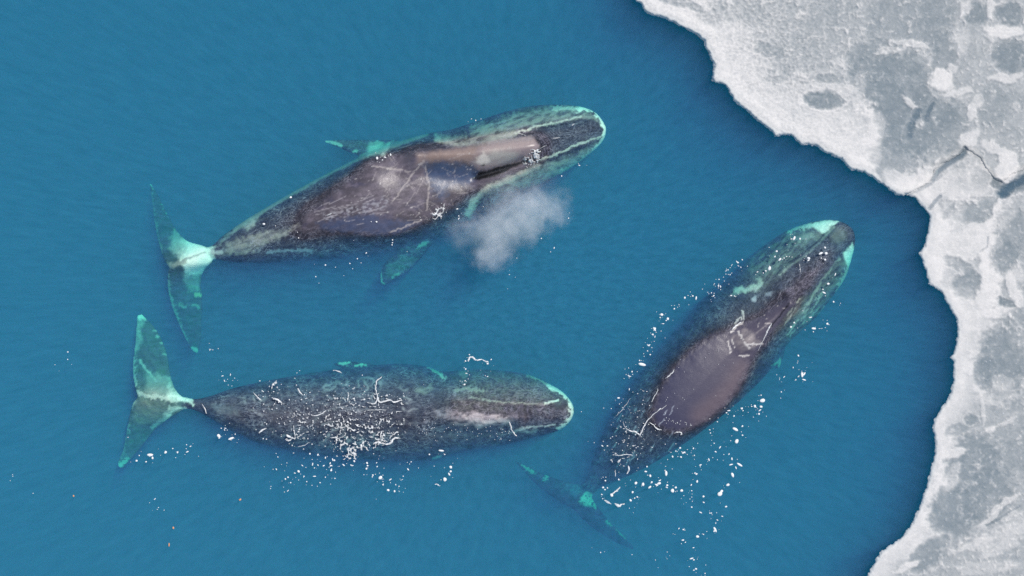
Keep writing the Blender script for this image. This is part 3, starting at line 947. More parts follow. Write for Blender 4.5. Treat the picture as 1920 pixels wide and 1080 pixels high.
W2_FLIP_A = [(625, 681, 628, 686, -.9, .04, .04), (650, 677, 650, 692, -.9, .08, .08), (685, 680, 685, 705, -1.0, .12, .12), (730, 690, 730, 730, -1.1, .2, .2)]
W2_FLIP_B = [(812, 866, 800, 866, -1.1, .04, .04), (830, 852, 815, 856, -1.1, .08, .08), (850, 830, 825, 830, -1.1, .2, .2)]


def sculpt2(q, top, wet):
    dz = bump(q, [(860, 765), (940, 780), (1020, 777), (1055, 775)], 26, .10) * top
    dz += bump(q, [(850, 752), (930, 757), (1035, 757)], 5, .05) * top + bump(q, [(960, 806), (1035, 800)], 4, .04) * top
    dz += bump(q, [(820, 805), (900, 812), (960, 800)], 12, -.12) * top
    dz += .02 * top * fbm(q[:, 0] / 10, q[:, 1] / 10, 177, 3) * 2
    return dz


def paint2(p):
    p.spine([(280, 750), (360, 757), (430, 765), (560, 776), (750, 774), (900, 768), (1076, 769)])
    p.film(1.0, 30, 1.2)
    head = sst(800, 880, p.x)
    c = ridged((p.x + 5 * gn(p.x / 9, p.y / 9, 3)) / 15, (p.y + 5 * gn(p.x / 9, p.y / 9, 13)) / 12, 71, 3) ** 2.5
    up = sst(790, 750, p.y)
    p.mix(head * up * c * .55, PALE * .7)
    p.mix(.4 * up * c * (1 - head), GREY * 1.2)
    p.mix(head * up * .15, PALE * .3)
    # right side stripes: paler crown and ridges
    p.blob([(810, 770), (860, 768), (930, 778), (985, 780), (960, 792), (900, 800), (860, 800), (830, 790)], (.34, .30, .32), .8, 7, 5, .75, 22)
    p.blob([(860, 775), (930, 780), (980, 782), (960, 790), (890, 798)], (.62, .56, .56), .75, 4, 4, .8, 23)
    p.stroke([(880, 745), (930, 753), (1000, 758), (1022, 757), (1045, 751)], 1.0, WHITE * .5, .6, 1.6, 24)
    p.stroke([(1022, 757), (1046, 751)], 1.1, WHITE, .9, .6, 24)
    p.stroke([(968, 809), (995, 800), (1040, 796)], 1.2, (.5, .52, .52), .7, 1.3, 25)
    p.blob([(960, 810), (1000, 803), (1010, 808), (965, 815)], (.45, .5, .5), .6, 3, 2, .4, 26)
    ros = sst(-3, 3, sdf(p.q, [(940, 760), (1045, 756), (1064, 770), (1060, 785), (1035, 795), (960, 800)]))
    sw = ridged((p.x + 4 * gn(p.x / 9, p.y / 9, 3)) / 10, p.y / 22, 66, 3) ** 3
    p.mix(ros * .6, SKIN * .9)
    p.mix(ros * sw * .6, GREY * 1.6)
    p.stroke([(990, 703), (1015, 714), (1035, 725)], 2.0, PALE * 1.2, .7, .9, 27)
    p.stroke([(1030, 723), (1052, 733), (1066, 745), (1073, 758)], 5.0, WHITE, .97, .6, 28)
    p.stroke([(1071, 760), (1074, 778), (1064, 793), (1050, 803)], 4.5, WHITE * .85, .95, 1.0, 29)
    p.stroke([(804, 689), (820, 697), (832, 708)], 3.5, PALE * 1.6, .85, .8, 30)
    p.stroke([(855, 732), (880, 728), (905, 733)], 3.5, PALE * 1.0, .6, 1.2, 31)
    p.blob([(860, 690), (880, 688), (875, 705), (860, 705)], PALE * 1.0, .5, 4, 3, .5, 32)
    p.blob([(780, 725), (805, 720), (815, 730), (795, 740), (780, 735)], PALE * .9, .5, 4, 3, .5, 32)
    # marks on the back
    m = sst(0, 14, sdf(p.q3, [(420, 740), (600, 705), (700, 700), (790, 730), (790, 800), (720, 850), (600, 845), (440, 800)]))
    net = ridged((p.x + 7 * gn(p.x / 16, p.y / 16, 5)) / 28, (p.y + 7 * gn(p.x / 16, p.y / 16, 15)) / 24, 91, 3)
    p.mix(m * .55 * sst(.62, .9, net) * sst(-.3, .3, fbm(p.x / 50, p.y / 50, 6, 2)), (.5, .48, .5))
    p.blob([(490, 770), (600, 765), (640, 790), (560, 810), (500, 790)], BROWN * 1.0, .4, 12, 5, .3, 33)
    p.blob([(390, 760), (420, 757), (450, 765), (450, 778), (410, 775)], (.2, .22, .24), .6, 6, 3, .4, 33)
    # flukes
    fl = sst(352, 335, p.x)
    p.mix(fl * (.6 + .35 * sst(-.2, .4, fbm(p.x / 18, p.y / 18, 7, 3))), np.array([.11, .19, .15]))
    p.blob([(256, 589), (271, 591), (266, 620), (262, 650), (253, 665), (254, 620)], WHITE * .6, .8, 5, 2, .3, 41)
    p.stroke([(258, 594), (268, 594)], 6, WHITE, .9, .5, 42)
    p.stroke([(251, 670), (250, 700), (254, 722)], 3.5, WHITE * .6, .85, 1.2, 43)
    p.stroke([(255, 615), (252, 660)], 4.5, WHITE * .5, .8, 1.0, 43)
    p.stroke([(262, 676), (280, 700), (294, 716)], 1.8, WHITE * .7, .9, .4, 44)
    p.stroke([(293, 698), (300, 708)], 3.2, WHITE * .35, .8, .4, 45)
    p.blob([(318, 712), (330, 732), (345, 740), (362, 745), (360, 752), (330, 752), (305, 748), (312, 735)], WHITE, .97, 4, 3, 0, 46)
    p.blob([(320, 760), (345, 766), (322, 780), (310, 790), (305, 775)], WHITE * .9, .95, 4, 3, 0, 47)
    p.blob([(275, 700), (325, 708), (332, 735), (300, 747), (270, 738)], WHITE * .45, .75, 6, 3, .2, 47)
    p.stroke([(256, 735), (275, 742), (300, 745), (330, 750)], 4.0, WHITE * .7, .85, .7, 48)
    p.stroke([(247, 755), (246, 762), (252, 750)], 3, WHITE * .6, .85, .9, 48)
    p.stroke([(286, 802), (300, 790), (315, 785)], 4, WHITE * .6, .85, .7, 49)
    p.stroke([(238, 795), (241, 808)], 3, WHITE * .6, .8, 1.0, 49)
    p.stroke([(236, 812), (232, 835), (228, 855)], 3, WHITE * .35, .7, 1.0, 49)
    p.stroke([(222, 873), (230, 868), (236, 862)], 5, WHITE * .75, .9, .8, 50)
    p.blob([(262, 640), (300, 650), (312, 690), (290, 700), (262, 680)], GREY * .5, .3, 6, 3, .2, 51)
    p.blob([(255, 750), (300, 755), (340, 765), (300, 790), (262, 800), (245, 790)], WHITE * .28, .6, 8, 4, .4, 52)
    for x, y in ((291, 619), (296, 631), (303, 642), (309, 664)):
        p.stroke([(x - 2, y), (x + 2, y + 1)], 1.6, WHITE * .6, .9, .5, 52)
    p.stroke([(636, 680), (650, 682), (656, 678)], 2.5, WHITE * .8, .9, 1.0, 53)
    p.stroke([(668, 684), (684, 684)], 2.5, WHITE * .8, .9, 1.0, 54)
    p.stroke([(812, 860), (825, 855)], 2.2, WHITE * .6, .9, .6, 55)
    p.stroke([(355, 752), (363, 760)], 2.2, WHITE * .8, .9, .6, 55)


# ---- whale by the ice, lower right (snout up right, tail sinking)
W3_BODY = [
    (1085, 912, 1110, 932, -1.22, .12, .14), (1096, 903, 1122, 916, -1.15, .2, .24), (1104, 885, 1150, 902, -1.08, .34, .5), (1111, 862, 1186, 888, -1.05, .5, .8), (1124, 828, 1228, 866, -.95, .66, 1.2), (1143, 785, 1290, 826, -.95, .82, 1.6),
    (1170, 740, 1345, 783, -1.0, .93, 1.8), (1202, 697, 1400, 738, -1.05, 1.0, 1.9), (1242, 648, 1440, 697, -1.1, 1.03, 2.0), (1285, 600, 1467, 655, -1.05, .97, 2.0), (1318, 562, 1500, 622, -1.0, .9, 1.9), (1350, 537, 1530, 594, -.95, .84, 1.8),
    (1392, 497, 1560, 556, -.92, .80, 1.7), (1430, 463, 1583, 523, -.88, .72, 1.5), (1475, 433, 1595, 488, -.82, .60, 1.2), (1520, 417, 1601, 465, -.58, .42, .9), (1555, 412, 1603, 448, -.46, .30, .6), (1578, 416, 1601, 436, -.40, .18, .3), (1590, 423, 1597, 429, -.38, .1, .1)]
W3_FLUKE = [(962, 862, 966, 866, -1.36, .03, .03), (985, 872, 980, 882, -1.36, .06, .06), (1010, 884, 1000, 904, -1.33, .08, .08), (1045, 898, 1025, 925, -1.30, .11, .11), (1088, 909, 1058, 946, -1.24, .15, .15), (1103, 920, 1078, 958, -1.24, .17, .17),
            (1113, 938, 1090, 972, -1.30, .13, .13), (1130, 962, 1108, 988, -1.43, .10, .10), (1150, 985, 1130, 1003, -1.55, .08, .08), (1172, 1006, 1155, 1018, -1.64, .05, .05), (1190, 1027, 1186, 1031, -1.67, .03, .03)]
W3_FLIP = [(1462, 690, 1455, 692, -1.1, .04, .04), (1470, 665, 1445, 680, -1.1, .09, .09), (1475, 640, 1430, 655, -1.1, .2, .2)]
R3_BACK = [(1365, 621), (1330, 632), (1290, 658), (1262, 688), (1243, 715), (1230, 742), (1222, 772), (1226, 792), (1246, 804), (1275, 808), (1300, 797), (1325, 782), (1352, 760), (1375, 735), (1393, 703),
           (1406, 675), (1420, 652), (1440, 625), (1468, 592), (1484, 570), (1478, 560), (1462, 566), (1440, 580), (1428, 592), (1395, 606)]


def sculpt3(q, top, wet):
    dz = bump(q, [(1400, 640), (1440, 605), (1475, 572)], 18, .16) * top
    dz += bump(q, [(1480, 565), (1510, 530), (1550, 485)], 22, .15) * top
    dz += bump(q, [(1455, 510), (1500, 475), (1560, 432)], 4, -.06) * top
    dz += bump(q, [(1505, 575), (1550, 520), (1590, 460)], 4, -.05) * top
    dz += .015 * top * fbm(q[:, 0] / 10, q[:, 1] / 10, 277, 3) * (1 - wet) * 2
    return dz


def paint3(p):
    p.spine([(1075, 945), (1140, 880), (1240, 770), (1340, 670), (1420, 600), (1500, 525), (1595, 430)])
    p.film(.75, 60, 2.6)
    cross = np.sin((p.u + 6 * fbm(p.u / 30, p.v / 20, 9, 3)) * 2 * math.pi / 6.5)
    hd = sst(430, 470, p.u) * sst(560, 520, p.u)
    p.mix(hd * .35 * sst(.3, .95, cross), GREY * 1.0)
    # submerged green-grey cheeks
    p.mix(sst(1380, 1440, p.x) * .3, SKIN)
    ck = sst(1395, 1470, p.x + (560 - p.y) * .6) * sst(22, 40, np.abs(p.v + 2))
    p.mix(ck * (.05 + .5 * sst(-.25, .35, fbm(p.u / 30, p.v / 8, 15, 4))), PALE * .55)
    ch = ridged(p.u / 34, p.v / 9, 18, 3) ** 3
    p.mix(ck * ch * .5, PALE * .9)
    p.blob([(1373, 548), (1378, 540), (1400, 540), (1418, 530), (1428, 522), (1432, 528), (1420, 542), (1400, 548), (1385, 552)], PALE * 1.3, .95, 3, 2, .1, 5)
    p.blob([(1416, 525), (1424, 518), (1428, 524), (1420, 530)], PALE * 1.1, .8, 3, 2, .2, 6)
    p.blob([(1408, 560), (1418, 554), (1418, 565), (1410, 567)], (.5, .5, .55), .8, 2, 1, .0, 7)
    p.blob([(1434, 550), (1448, 545), (1444, 555), (1436, 556)], (.35, .36, .42), .7, 2, 1, .3, 7)
    # white chin on both sides of the dark upper jaw
    p.blob([(1505, 425), (1520, 418), (1553, 413), (1575, 415), (1560, 426), (1548, 436), (1535, 432), (1520, 427)], WHITE, .98, 3, 2, 0, 11)
    p.blob([(1532, 428), (1556, 428), (1550, 438), (1538, 437)], WHITE, .98, 3, 1, 0, 11)
    p.stroke([(1480, 434), (1500, 427), (1520, 422)], 3.5, PALE * 1.6, .9, 1.0, 12)
    p.blob([(1598, 456), (1602, 468), (1597, 492), (1592, 500), (1583, 485), (1580, 476), (1590, 465)], WHITE, .98, 3, 1, 0, 13)
    p.stroke([(1592, 500), (1584, 520), (1572, 545)], 5, PALE * 1.4, .75, 1.0, 14)
    p.blob([(1510, 437), (1540, 440), (1530, 450), (1510, 452), (1490, 460)], PALE * 1.1, .6, 5, 3, .4, 15)
    p.stroke([(1462, 515), (1480, 500), (1510, 480), (1540, 452), (1565, 425)], 1.6, PALE * 1.0, .7, .8, 16)
    p.stroke([(1478, 493), (1500, 478), (1540, 447)], 1.0, SKIN * .5, .9, .5, 17)
    p.stroke([(1515, 570), (1535, 535), (1560, 500), (1572, 485)], 2.0, PALE * .9, .7, .9, 18)
    # jaw top
    ros = sst(-3, 3, sdf(p.q, [(1478, 500), (1540, 450), (1575, 420), (1590, 424), (1598, 440), (1592, 460), (1560, 500), (1520, 550), (1490, 560), (1460, 540)]))
    p.mix(ros * .5, SKIN)
    sw = ridged((p.x + 5 * gn(p.x / 12, p.y / 12, 3)) / 12, (p.y + 5 * gn(p.x / 12, p.y / 12, 13)) / 12, 66, 3) ** 3
    p.mix(ros * sw * .75, GREY * 1.2)
    p.mix(.5 * sst(22, 8, np.hypot(p.x - 1572, p.y - 442)), PALE * .6)
    # bare back
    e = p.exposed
    p.mix(e, np.array([.042, .043, .085]))  # blue of the reflected sky painted into the skin colour
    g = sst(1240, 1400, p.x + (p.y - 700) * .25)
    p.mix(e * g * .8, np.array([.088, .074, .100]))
    p.mix(e * .5 * sst(40, 6, d_poly(p.q, [(1320, 780), (1352, 757), (1376, 732), (1396, 700)])), BROWN * 1.35 * np.array([1.1, .95, .85]))  # warm sunlit lower right side painted in
    p.blob([(1378, 628), (1395, 618), (1412, 622), (1425, 640), (1415, 655), (1395, 660), (1375, 645)], (.40, .35, .33), .55, 6, 3, .55, 21)
    for pts, w in (([(1385, 622), (1395, 640), (1405, 652)], 1.6), ([(1400, 645), (1418, 646), (1428, 645)], 1.4), ([(1373, 637), (1377, 655)], .8), ([(1392, 605), (1380, 612), (1370, 622)], 1.6),
                   ([(1385, 668), (1405, 666)], .8), ([(1391, 600), (1391, 580)], .7), ([(1395, 600), (1394, 582)], .7), ([(1378, 606), (1387, 593)], .8), ([(1365, 640), (1370, 662)], .7)):
        p.stroke(pts, w, (.7, .66, .62), .8, .9, 23)
    p.specks([(1460, 560), (1480, 570), (1440, 620), (1420, 640), (1420, 600)], (.6, .55, .52), .6, 4, .35, 24)
    p.stroke([(1481, 568), (1462, 592), (1446, 612)], 1.2, SKIN * .3, .9, .4, 26)
    p.stroke([(1408, 600), (1430, 590)], 1.0, SKIN * .3, .9, .4, 26)
    r = random.Random(5)
    for i in range(26):
        x, y = r.uniform(1150, 1260), r.uniform(750, 880)
        ln = r.uniform(6, 16)
        p.stroke([(x, y), (x + ln * .6, y - ln)], .6, (.4, .44, .52), .6, .6, i)
    for i in range(40):
        x, y = r.uniform(1470, 1540), r.uniform(560, 650)
        if abs((x - 1470) + (y - 650)) < 60:
            ln = r.uniform(6, 16)
            p.stroke([(x, y), (x + ln * .7, y - ln)], 1.0, PALE * 1.1, .6, .8, i)
    p.stroke([(1450, 685), (1463, 675), (1460, 690)], 2.5, PALE * 1.2, .7, 1.0, 28)
    # flukes
    fl = sst(905, 925, p.y + (1100 - p.x) * .15) * sst(1240, 1180, p.x)
    p.mix(fl * .9, np.array([.022, .034, .05]))
    p.blob([(1062, 907), (1090, 909), (1088, 925), (1076, 936), (1068, 925)], (.13, .17, .30), .6, 4, 2, .1, 41)
    p.blob([(1098, 922), (1106, 922), (1116, 940), (1114, 950), (1096, 945), (1086, 940)], WHITE * .75, .98, 3, 2, .3, 42)
    p.stroke([(984, 874), (990, 880), (1000, 884)], 3.0, WHITE * .5, .95, 1.4, 43)
    p.stroke([(1022, 898), (1028, 891)], 3.0, WHITE * .5, .95, 1.0, 44)
    p.stroke([(1140, 978), (1144, 985)], 2.5, WHITE * .5, .9, 1.0, 45)
    p.stroke([(1158, 992), (1172, 1007)], 1.8, WHITE * .5, .9, 1.0, 46)


whale1 = make_whale('uppermost whale, with bare brown back and cloud of breath beside its head',
                    [W1_BODY], [W1_FLUKE, W1_FLIP_A, W1_FLIP_B], [(R1_BACK, .16)], sculpt1, paint1)
whale2 = make_whale('lower left whale, dark and mottled, covered in white splashes, with bright green tail',
                    [W2_BODY], [W2_FLUKE, W2_FLIP_A, W2_FLIP_B], [], sculpt2, paint2)
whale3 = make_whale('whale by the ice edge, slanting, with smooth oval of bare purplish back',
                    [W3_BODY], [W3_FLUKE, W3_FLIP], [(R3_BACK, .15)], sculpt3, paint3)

dg = bpy.context.evaluated_depsgraph_get()
TREES = [BVHTree.FromObject(w, dg) for w in (whale1, whale2, whale3)]


def ground_z(px, py):
    """height of whatever is uppermost (whale back or water) under a photo pixel"""
    x, y, _ = P(px, py, 0)
    z = 0.0
    for t in TREES:
        hit = t.ray_cast(Vector((x, y, 5)), Vector((0, 0, -1)))
        if hit[0] is not None:
            z = max(z, hit[0].z)
    return z


# ------------------------------------------------------------------ foam flecks, strands and froth
def fleck_mesh(seed, r, elong=1.0):
    bm = bmesh.new()
    bmesh.ops.create_icosphere(bm, subdivisions=2, radius=1.0)
    rr = random.Random(seed)
    lobes = [(Vector((rr.uniform(-1, 1), rr.uniform(-1, 1), rr.uniform(-.4, .6))).normalized(), rr.uniform(-.25, .4)) for _ in range(5)]
    for v in bm.verts:
        d = v.co.normalized()
        k = 1 + sum(a * max(0, d.dot(l)) ** 3 for l, a in lobes)
        v.co = Vector((d.x * k * r * elong, d.y * k * r / math.sqrt(elong), d.z * k * r * .45))
    for f in bm.faces:
        f.smooth = True
    me = bpy.data.meshes.new('foam_fleck')
    bm.to_mesh(me)
    bm.free()
    me.materials.append(M_FOAM)
    return me


FLECKS = [fleck_mesh(i, 1.0, (1, 1.2, 1.6, 1, 2.0, 1.3)[i % 6]) for i in range(12)]


def fleck(x, y, size_px, label, group, mat=None):
    z = ground_z(x, y)
    me = FLECKS[rnd.randrange(len(FLECKS))]
    o = bpy.data.objects.new('foam_fleck', me)
    r = size_px / PPM * .5
    o.scale = (r, r, r)
    o.location = P(x, y, z + 0.03 + r * .2)
    o.rotation_euler = (0, 0, rnd.uniform(0, 6.28))
    SC.collection.objects.link(o)
    tag(o, label, 'foam', group)
    return o


F3_RIGHT = [(1551, 607, 5), (1526, 616, 6), (1525, 622, 3), (1497, 667, 4), (1496, 677, 2), (1487, 689, 3), (1504, 703, 7), (1508, 701, 5), (1507, 712, 5), (1492, 712, 3), (1497, 706, 3), (1470, 707, 3), (1462, 709, 2), (1465, 735, 3),
            (1430, 751, 9), (1427, 741, 3), (1415, 762, 6), (1409, 762, 3), (1427, 763, 6), (1425, 769, 4), (1423, 776, 5), (1391, 766, 5), (1393, 770, 3), (1366, 770, 4), (1362, 774, 3), (1379, 805, 8), (1392, 799, 4), (1381, 828, 9),
            (1392, 816, 4), (1331, 806, 3), (1332, 812, 3), (1345, 791, 3), (1275, 840, 5), (1267, 846, 3), (1282, 849, 5), (1277, 857, 4), (1261, 856, 4), (1300, 841, 4), (1302, 854, 3), (1350, 839, 4), (1342, 847, 4), (1339, 831, 3),
            (1367, 851, 3), (1372, 860, 5), (1329, 862, 4), (1376, 780, 4), (1371, 871, 5), (1386, 871, 7), (1380, 877, 4), (1374, 891, 8), (1365, 909, 6), (1350, 926, 10), (1353, 921, 6), (1361, 950, 5), (1354, 968, 3), (1345, 975, 3),
            (1342, 981, 3), (1341, 993, 7), (1339, 996, 5), (1319, 1002, 3), (1308, 1006, 7), (1319, 931, 5), (1319, 942, 4), (1314, 961, 4), (1331, 962, 3), (1334, 962, 3), (1297, 951, 4), (1298, 940, 2), (1297, 932, 2), (1297, 920, 3),
            (1296, 909, 4), (1307, 903, 5), (1306, 889, 5), (1303, 887, 4), (1313, 872, 4), (1329, 862, 3), (1278, 920, 6), (1267, 914, 5), (1261, 920, 8), (1251, 910, 5), (1250, 914, 4), (1235, 907, 7), (1231, 909, 5), (1222, 904, 5),
            (1219, 892, 6), (1211, 884, 5), (1213, 875, 4), (1218, 914, 6), (1206, 908, 7), (1192, 906, 6), (1249, 888, 7), (1247, 882, 3), (1237, 901, 4), (1186, 923, 5), (1195, 932, 4), (1190, 934, 3), (1182, 938, 6), (1147, 928, 7),
            (1131, 914, 5), (1134, 918, 4), (1128, 927, 3), (1130, 935, 3), (1139, 915, 3), (1135, 901, 4), (1160, 899, 4), (1273, 991, 3), (1281, 993, 4), (1280, 1013, 5), (1285, 1017, 3), (1300, 1027, 3), (1297, 1047, 5), (1301, 1050, 4),
            (1305, 1067, 5), (1301, 1069, 3), (1322, 1075, 3), (1283, 848, 3), (1258, 848, 2), (1366, 852, 2), (1345, 862, 2), (1563, 566, 4), (1553, 532, 6), (1545, 549, 5), (1543, 543, 3), (1566, 515, 4), (1552, 607, 4), (1527, 616, 4),
            (1520, 595, 4), (1489, 605, 4), (1483, 613, 5), (1541, 616, 2), (1185, 1040, 2), (1229, 1050, 2), (1251, 1035, 2), (1126, 1036, 3)]
F3_LEFT = [(1227, 617, 6), (1224, 627, 4), (1228, 631, 3), (1217, 647, 4), (1222, 652, 2), (1214, 658, 3), (1219, 665, 4), (1204, 683, 9), (1199, 676, 3), (1202, 676, 2), (1185, 697, 4), (1179, 705, 4), (1186, 702, 2), (1160, 746, 5),
           (1180, 730, 3), (1090, 772, 2), (1114, 830, 2), (1129, 836, 4), (1139, 836, 3), (1284, 558, 5), (1290, 554, 2), (1299, 555, 4), (1305, 559, 5), (1264, 579, 4), (1273, 571, 2), (1241, 590, 6), (1238, 595, 3), (1252, 598, 6), (1249, 601, 3),
           (1243, 607, 3), (1228, 616, 5), (1224, 627, 4), (1217, 648, 3), (1383, 492, 4), (1392, 487, 3), (1389, 501, 3), (1385, 499, 2), (1369, 502, 2), (1365, 506, 3), (1369, 515, 3), (1372, 512, 2), (1361, 514, 2), (1348, 524, 3), (1358, 527, 2),
           (1347, 536, 4), (1351, 537, 3), (1347, 540, 2), (1334, 549, 3), (1329, 551, 2), (1338, 555, 4), (1371, 554, 4), (1377, 555, 3), (1453, 481, 4), (1456, 471, 5), (1462, 487, 6), (1470, 484, 3), (1475, 481, 3), (1480, 481, 2), (1485, 482, 2),
           (1489, 447, 6), (1484, 448, 3), (1500, 448, 5), (1516, 484, 6), (1516, 488, 4), (1539, 475, 6), (1549, 475, 6), (1547, 487, 5), (1547, 464, 5), (1540, 484, 3), (1500, 505, 3), (1443, 503, 8), (1436, 508, 4), (1420, 510, 3), (1431, 512, 3)]
F2 = [(410, 817, 7), (411, 821, 4), (433, 822, 7), (415, 803, 3), (422, 803, 3), (441, 814, 3), (421, 806, 3), (281, 853, 8), (286, 859, 5), (274, 866, 4), (256, 864, 5), (261, 854, 3), (310, 848, 6), (333, 848, 4), (324, 841, 3), (351, 847, 4),
      (350, 834, 3), (357, 837, 3), (417, 705, 3), (432, 703, 3), (421, 714, 3), (440, 709, 2), (428, 722, 2), (395, 655, 2), (399, 656, 2), (521, 857, 3), (518, 880, 3), (538, 868, 2), (581, 851, 4), (596, 853, 4), (610, 858, 4), (586, 871, 4),
      (596, 872, 3), (607, 873, 4), (567, 873, 3), (621, 881, 4), (619, 869, 4), (627, 863, 4), (560, 884, 6), (658, 872, 3), (644, 872, 4), (660, 873, 3), (873, 677, 4), (880, 665, 3), (921, 674, 3), (914, 682, 4), (873, 692, 4), (874, 700, 3),
      (872, 714, 3), (871, 721, 4), (914, 706, 3), (688, 868, 5), (689, 873, 4), (687, 879, 5), (706, 868, 3), (707, 875, 3), (713, 896, 9), (699, 891, 4), (698, 894, 3), (718, 903, 2), (718, 909, 4), (732, 899, 4), (732, 905, 2), (728, 919, 6),
      (740, 921, 5), (742, 909, 3), (748, 912, 3), (756, 893, 3), (752, 900, 2), (765, 880, 4), (768, 870, 2), (771, 866, 3), (845, 876, 6), (845, 884, 5), (842, 889, 5), (834, 899, 8), (821, 909, 4), (817, 908, 3), (814, 874, 2), (805, 852, 4),
      (828, 845, 6), (834, 852, 3), (624, 862, 4), (621, 873, 4), (621, 882, 5), (628, 897, 3), (664, 865, 5), (540, 895, 4), (545, 905, 3), (560, 900, 2), (570, 893, 3), (590, 893, 4), (600, 905, 3), (540, 920, 3), (512, 880, 2), (535, 898, 4),
      (552, 887, 3), (575, 903, 3), (585, 910, 2), (508, 912, 2), (610, 895, 3), (127, 660, 3), (127, 674, 3), (103, 684, 2), (290, 936, 3), (295, 955, 2), (62, 925, 2), (24, 893, 2), (240, 820, 2)]
F1 = [(656, 494, 3), (670, 485, 3), (677, 493, 2), (687, 474, 3), (736, 450, 3), (736, 455, 3), (735, 459, 3), (857, 392, 4), (860, 405, 3), (860, 410, 3), (1039, 465, 3), (1066, 409, 3), (955, 515, 2), (969, 484, 2), (1015, 447, 3), (1086, 310, 3),
      (610, 497, 4), (592, 519, 3), (629, 501, 2), (686, 475, 2), (393, 655, 2), (707, 297, 6), (722, 295, 4), (732, 290, 5), (717, 300, 3), (545, 370, 5), (495, 420, 5), (892, 226, 3), (902, 223, 2), (884, 223, 2), (706, 416, 4), (560, 446, 3), (1053, 330, 3)]

LANDMARKS = [
    # x, y, words, group
    (540, 400, 'on the rear back of the uppermost whale', 1), (718, 296, 'on the shoulder of the uppermost whale', 1), (640, 488, 'under the rear flank of the uppermost whale', 1),
    (736, 455, 'on the lower flank of the uppermost whale', 1), (860, 402, 'between the breath cloud and the uppermost whale', 1), (893, 224, 'above the cheek of the uppermost whale', 1),
    (1050, 320, 'under the jaw of the uppermost whale', 1), (1035, 460, 'to the right of the breath cloud', 1), (395, 655, 'between the two left tails', 1),
    (265, 860, 'at the tip of the lower left tail', 2), (335, 842, 'right of the lower left tail', 2), (423, 815, 'below the tail stock of the lower left whale', 2), (430, 706, 'above the tail stock of the lower left whale', 2),
    (535, 895, 'well below the rear of the lower left whale', 2), (590, 862, 'touching the belly of the lower left whale', 2), (585, 905, 'well below the middle of the lower left whale', 2),
    (645, 876, 'just under the middle of the lower left whale', 2), (690, 872, 'at the top of the foam loop by the level whale', 2), (722, 905, 'at the foot of the foam loop by the level whale', 2),
    (760, 885, 'at the right of the foam loop by the level whale', 2), (840, 888, 'below the flipper of the lower left whale', 2), (820, 850, 'on the lower shoulder of the lower left whale', 2),
    (873, 700, 'in the upright row above the lower left whale', 2), (915, 680, 'by the wavy strand above the lower left whale', 2), (120, 670, 'on open water at the far left', 2), (280, 945, 'on open water at the bottom left', 2),
    (1500, 700, 'on the water between the oval back and the ice', 3), (1490, 670, 'right of the narrow waist of the slanting whale', 3), (1465, 715, 'just right of the oval back', 3), (1425, 755, 'in the big-fleck column beside the slanting whale', 3),
    (1375, 770, 'touching the right flank of the slanting whale', 3), (1383, 810, 'in the lone column right of the slanting whale', 3), (1338, 810, 'just below the oval back', 3), (1272, 848, 'by the lower flank of the slanting whale', 3),
    (1302, 847, 'right of the lower flank of the slanting whale', 3), (1345, 845, 'on open water well below the oval back', 3), (1378, 875, 'at the top of the right foam arm', 3), (1358, 918, 'in the middle of the right foam arm', 3),
    (1355, 955, 'in the lower middle of the right foam arm', 3), (1342, 985, 'near the foot of the right foam arm', 3), (1312, 1005, 'at the foot of the right foam arm', 3), (1325, 945, 'between the two foam arms', 3),
    (1297, 935, 'in the left foam arm', 3), (1306, 890, 'at the top of the left foam arm', 3), (1266, 915, 'at the left end of the left foam arm', 3), (1235, 905, 'midway between tail and left foam arm', 3),
    (1214, 888, 'right of the tail stock of the slanting whale', 3), (1196, 908, 'above the foam arc by the sunken tail', 3), (1186, 932, 'right of the foam arc by the sunken tail', 3), (1132, 922, 'in the left end of the foam arc', 3),
    (1150, 900, 'between tail stock and foam arc', 3), (1280, 1003, 'on open water far below the slanting whale', 3), (1300, 1055, 'at the bottom edge of the picture', 3), (1230, 1045, 'near the bottom, below the sunken tail', 3),
    (1557, 530, 'by the right cheek of the slanting whale', 3), (1550, 610, 'on open water right of the slanting head', 3), (1522, 615, 'right of the throat of the slanting whale', 3), (1487, 609, 'on the right shoulder of the slanting whale', 3),
    (1220, 625, 'left of the shoulder of the slanting whale', 4), (1217, 657, 'left of the slanting whale, below its shoulder', 4), (1200, 680, 'left of the oval back', 4), (1183, 702, 'left of the oval back, further down', 4),
    (1165, 740, 'left of the rear of the oval back', 4), (1120, 825, 'on the water left of the slanting tail stock', 4), (1137, 836, 'on the left edge of the slanting tail stock', 4), (1297, 556, 'above the shoulder of the slanting whale', 4),
    (1268, 577, 'left of the shoulder, furthest up', 4), (1245, 598, 'in the clump left of the shoulder', 4), (1387, 493, 'left of the slanting head, uppermost clump', 4), (1368, 508, 'left of the slanting head, middle clump', 4),
    (1350, 533, 'left of the slanting head, lowest clump', 4), (1335, 552, 'at the neck of the slanting whale', 4), (1374, 555, 'by the pale eye patch of the slanting whale', 4), (1438, 507, 'above the pale eye patch of the slanting whale', 4),
    (1468, 482, 'in the dotted row across the slanting head', 4), (1456, 474, 'just above the dotted row on the slanting head', 4), (1490, 448, 'behind the white chin of the slanting whale', 4), (1516, 486, 'on the middle of the slanting upper jaw', 4),
    (1545, 475, 'near the snout of the slanting whale', 4)]
GR = {1: 'foam flecks around the uppermost whale', 2: 'foam flecks around the lower left whale', 3: 'foam flecks off the right side of the slanting whale', 4: 'foam flecks off the left side of the slanting whale'}
ORD = ['leftmost', 'second from left', 'third from left', 'fourth from left', 'fifth from left', 'sixth from left', 'seventh from left', 'eighth from left', 'ninth from left', 'tenth from left', 'eleventh from left', 'twelfth from left']
buckets = {}
tiny = []
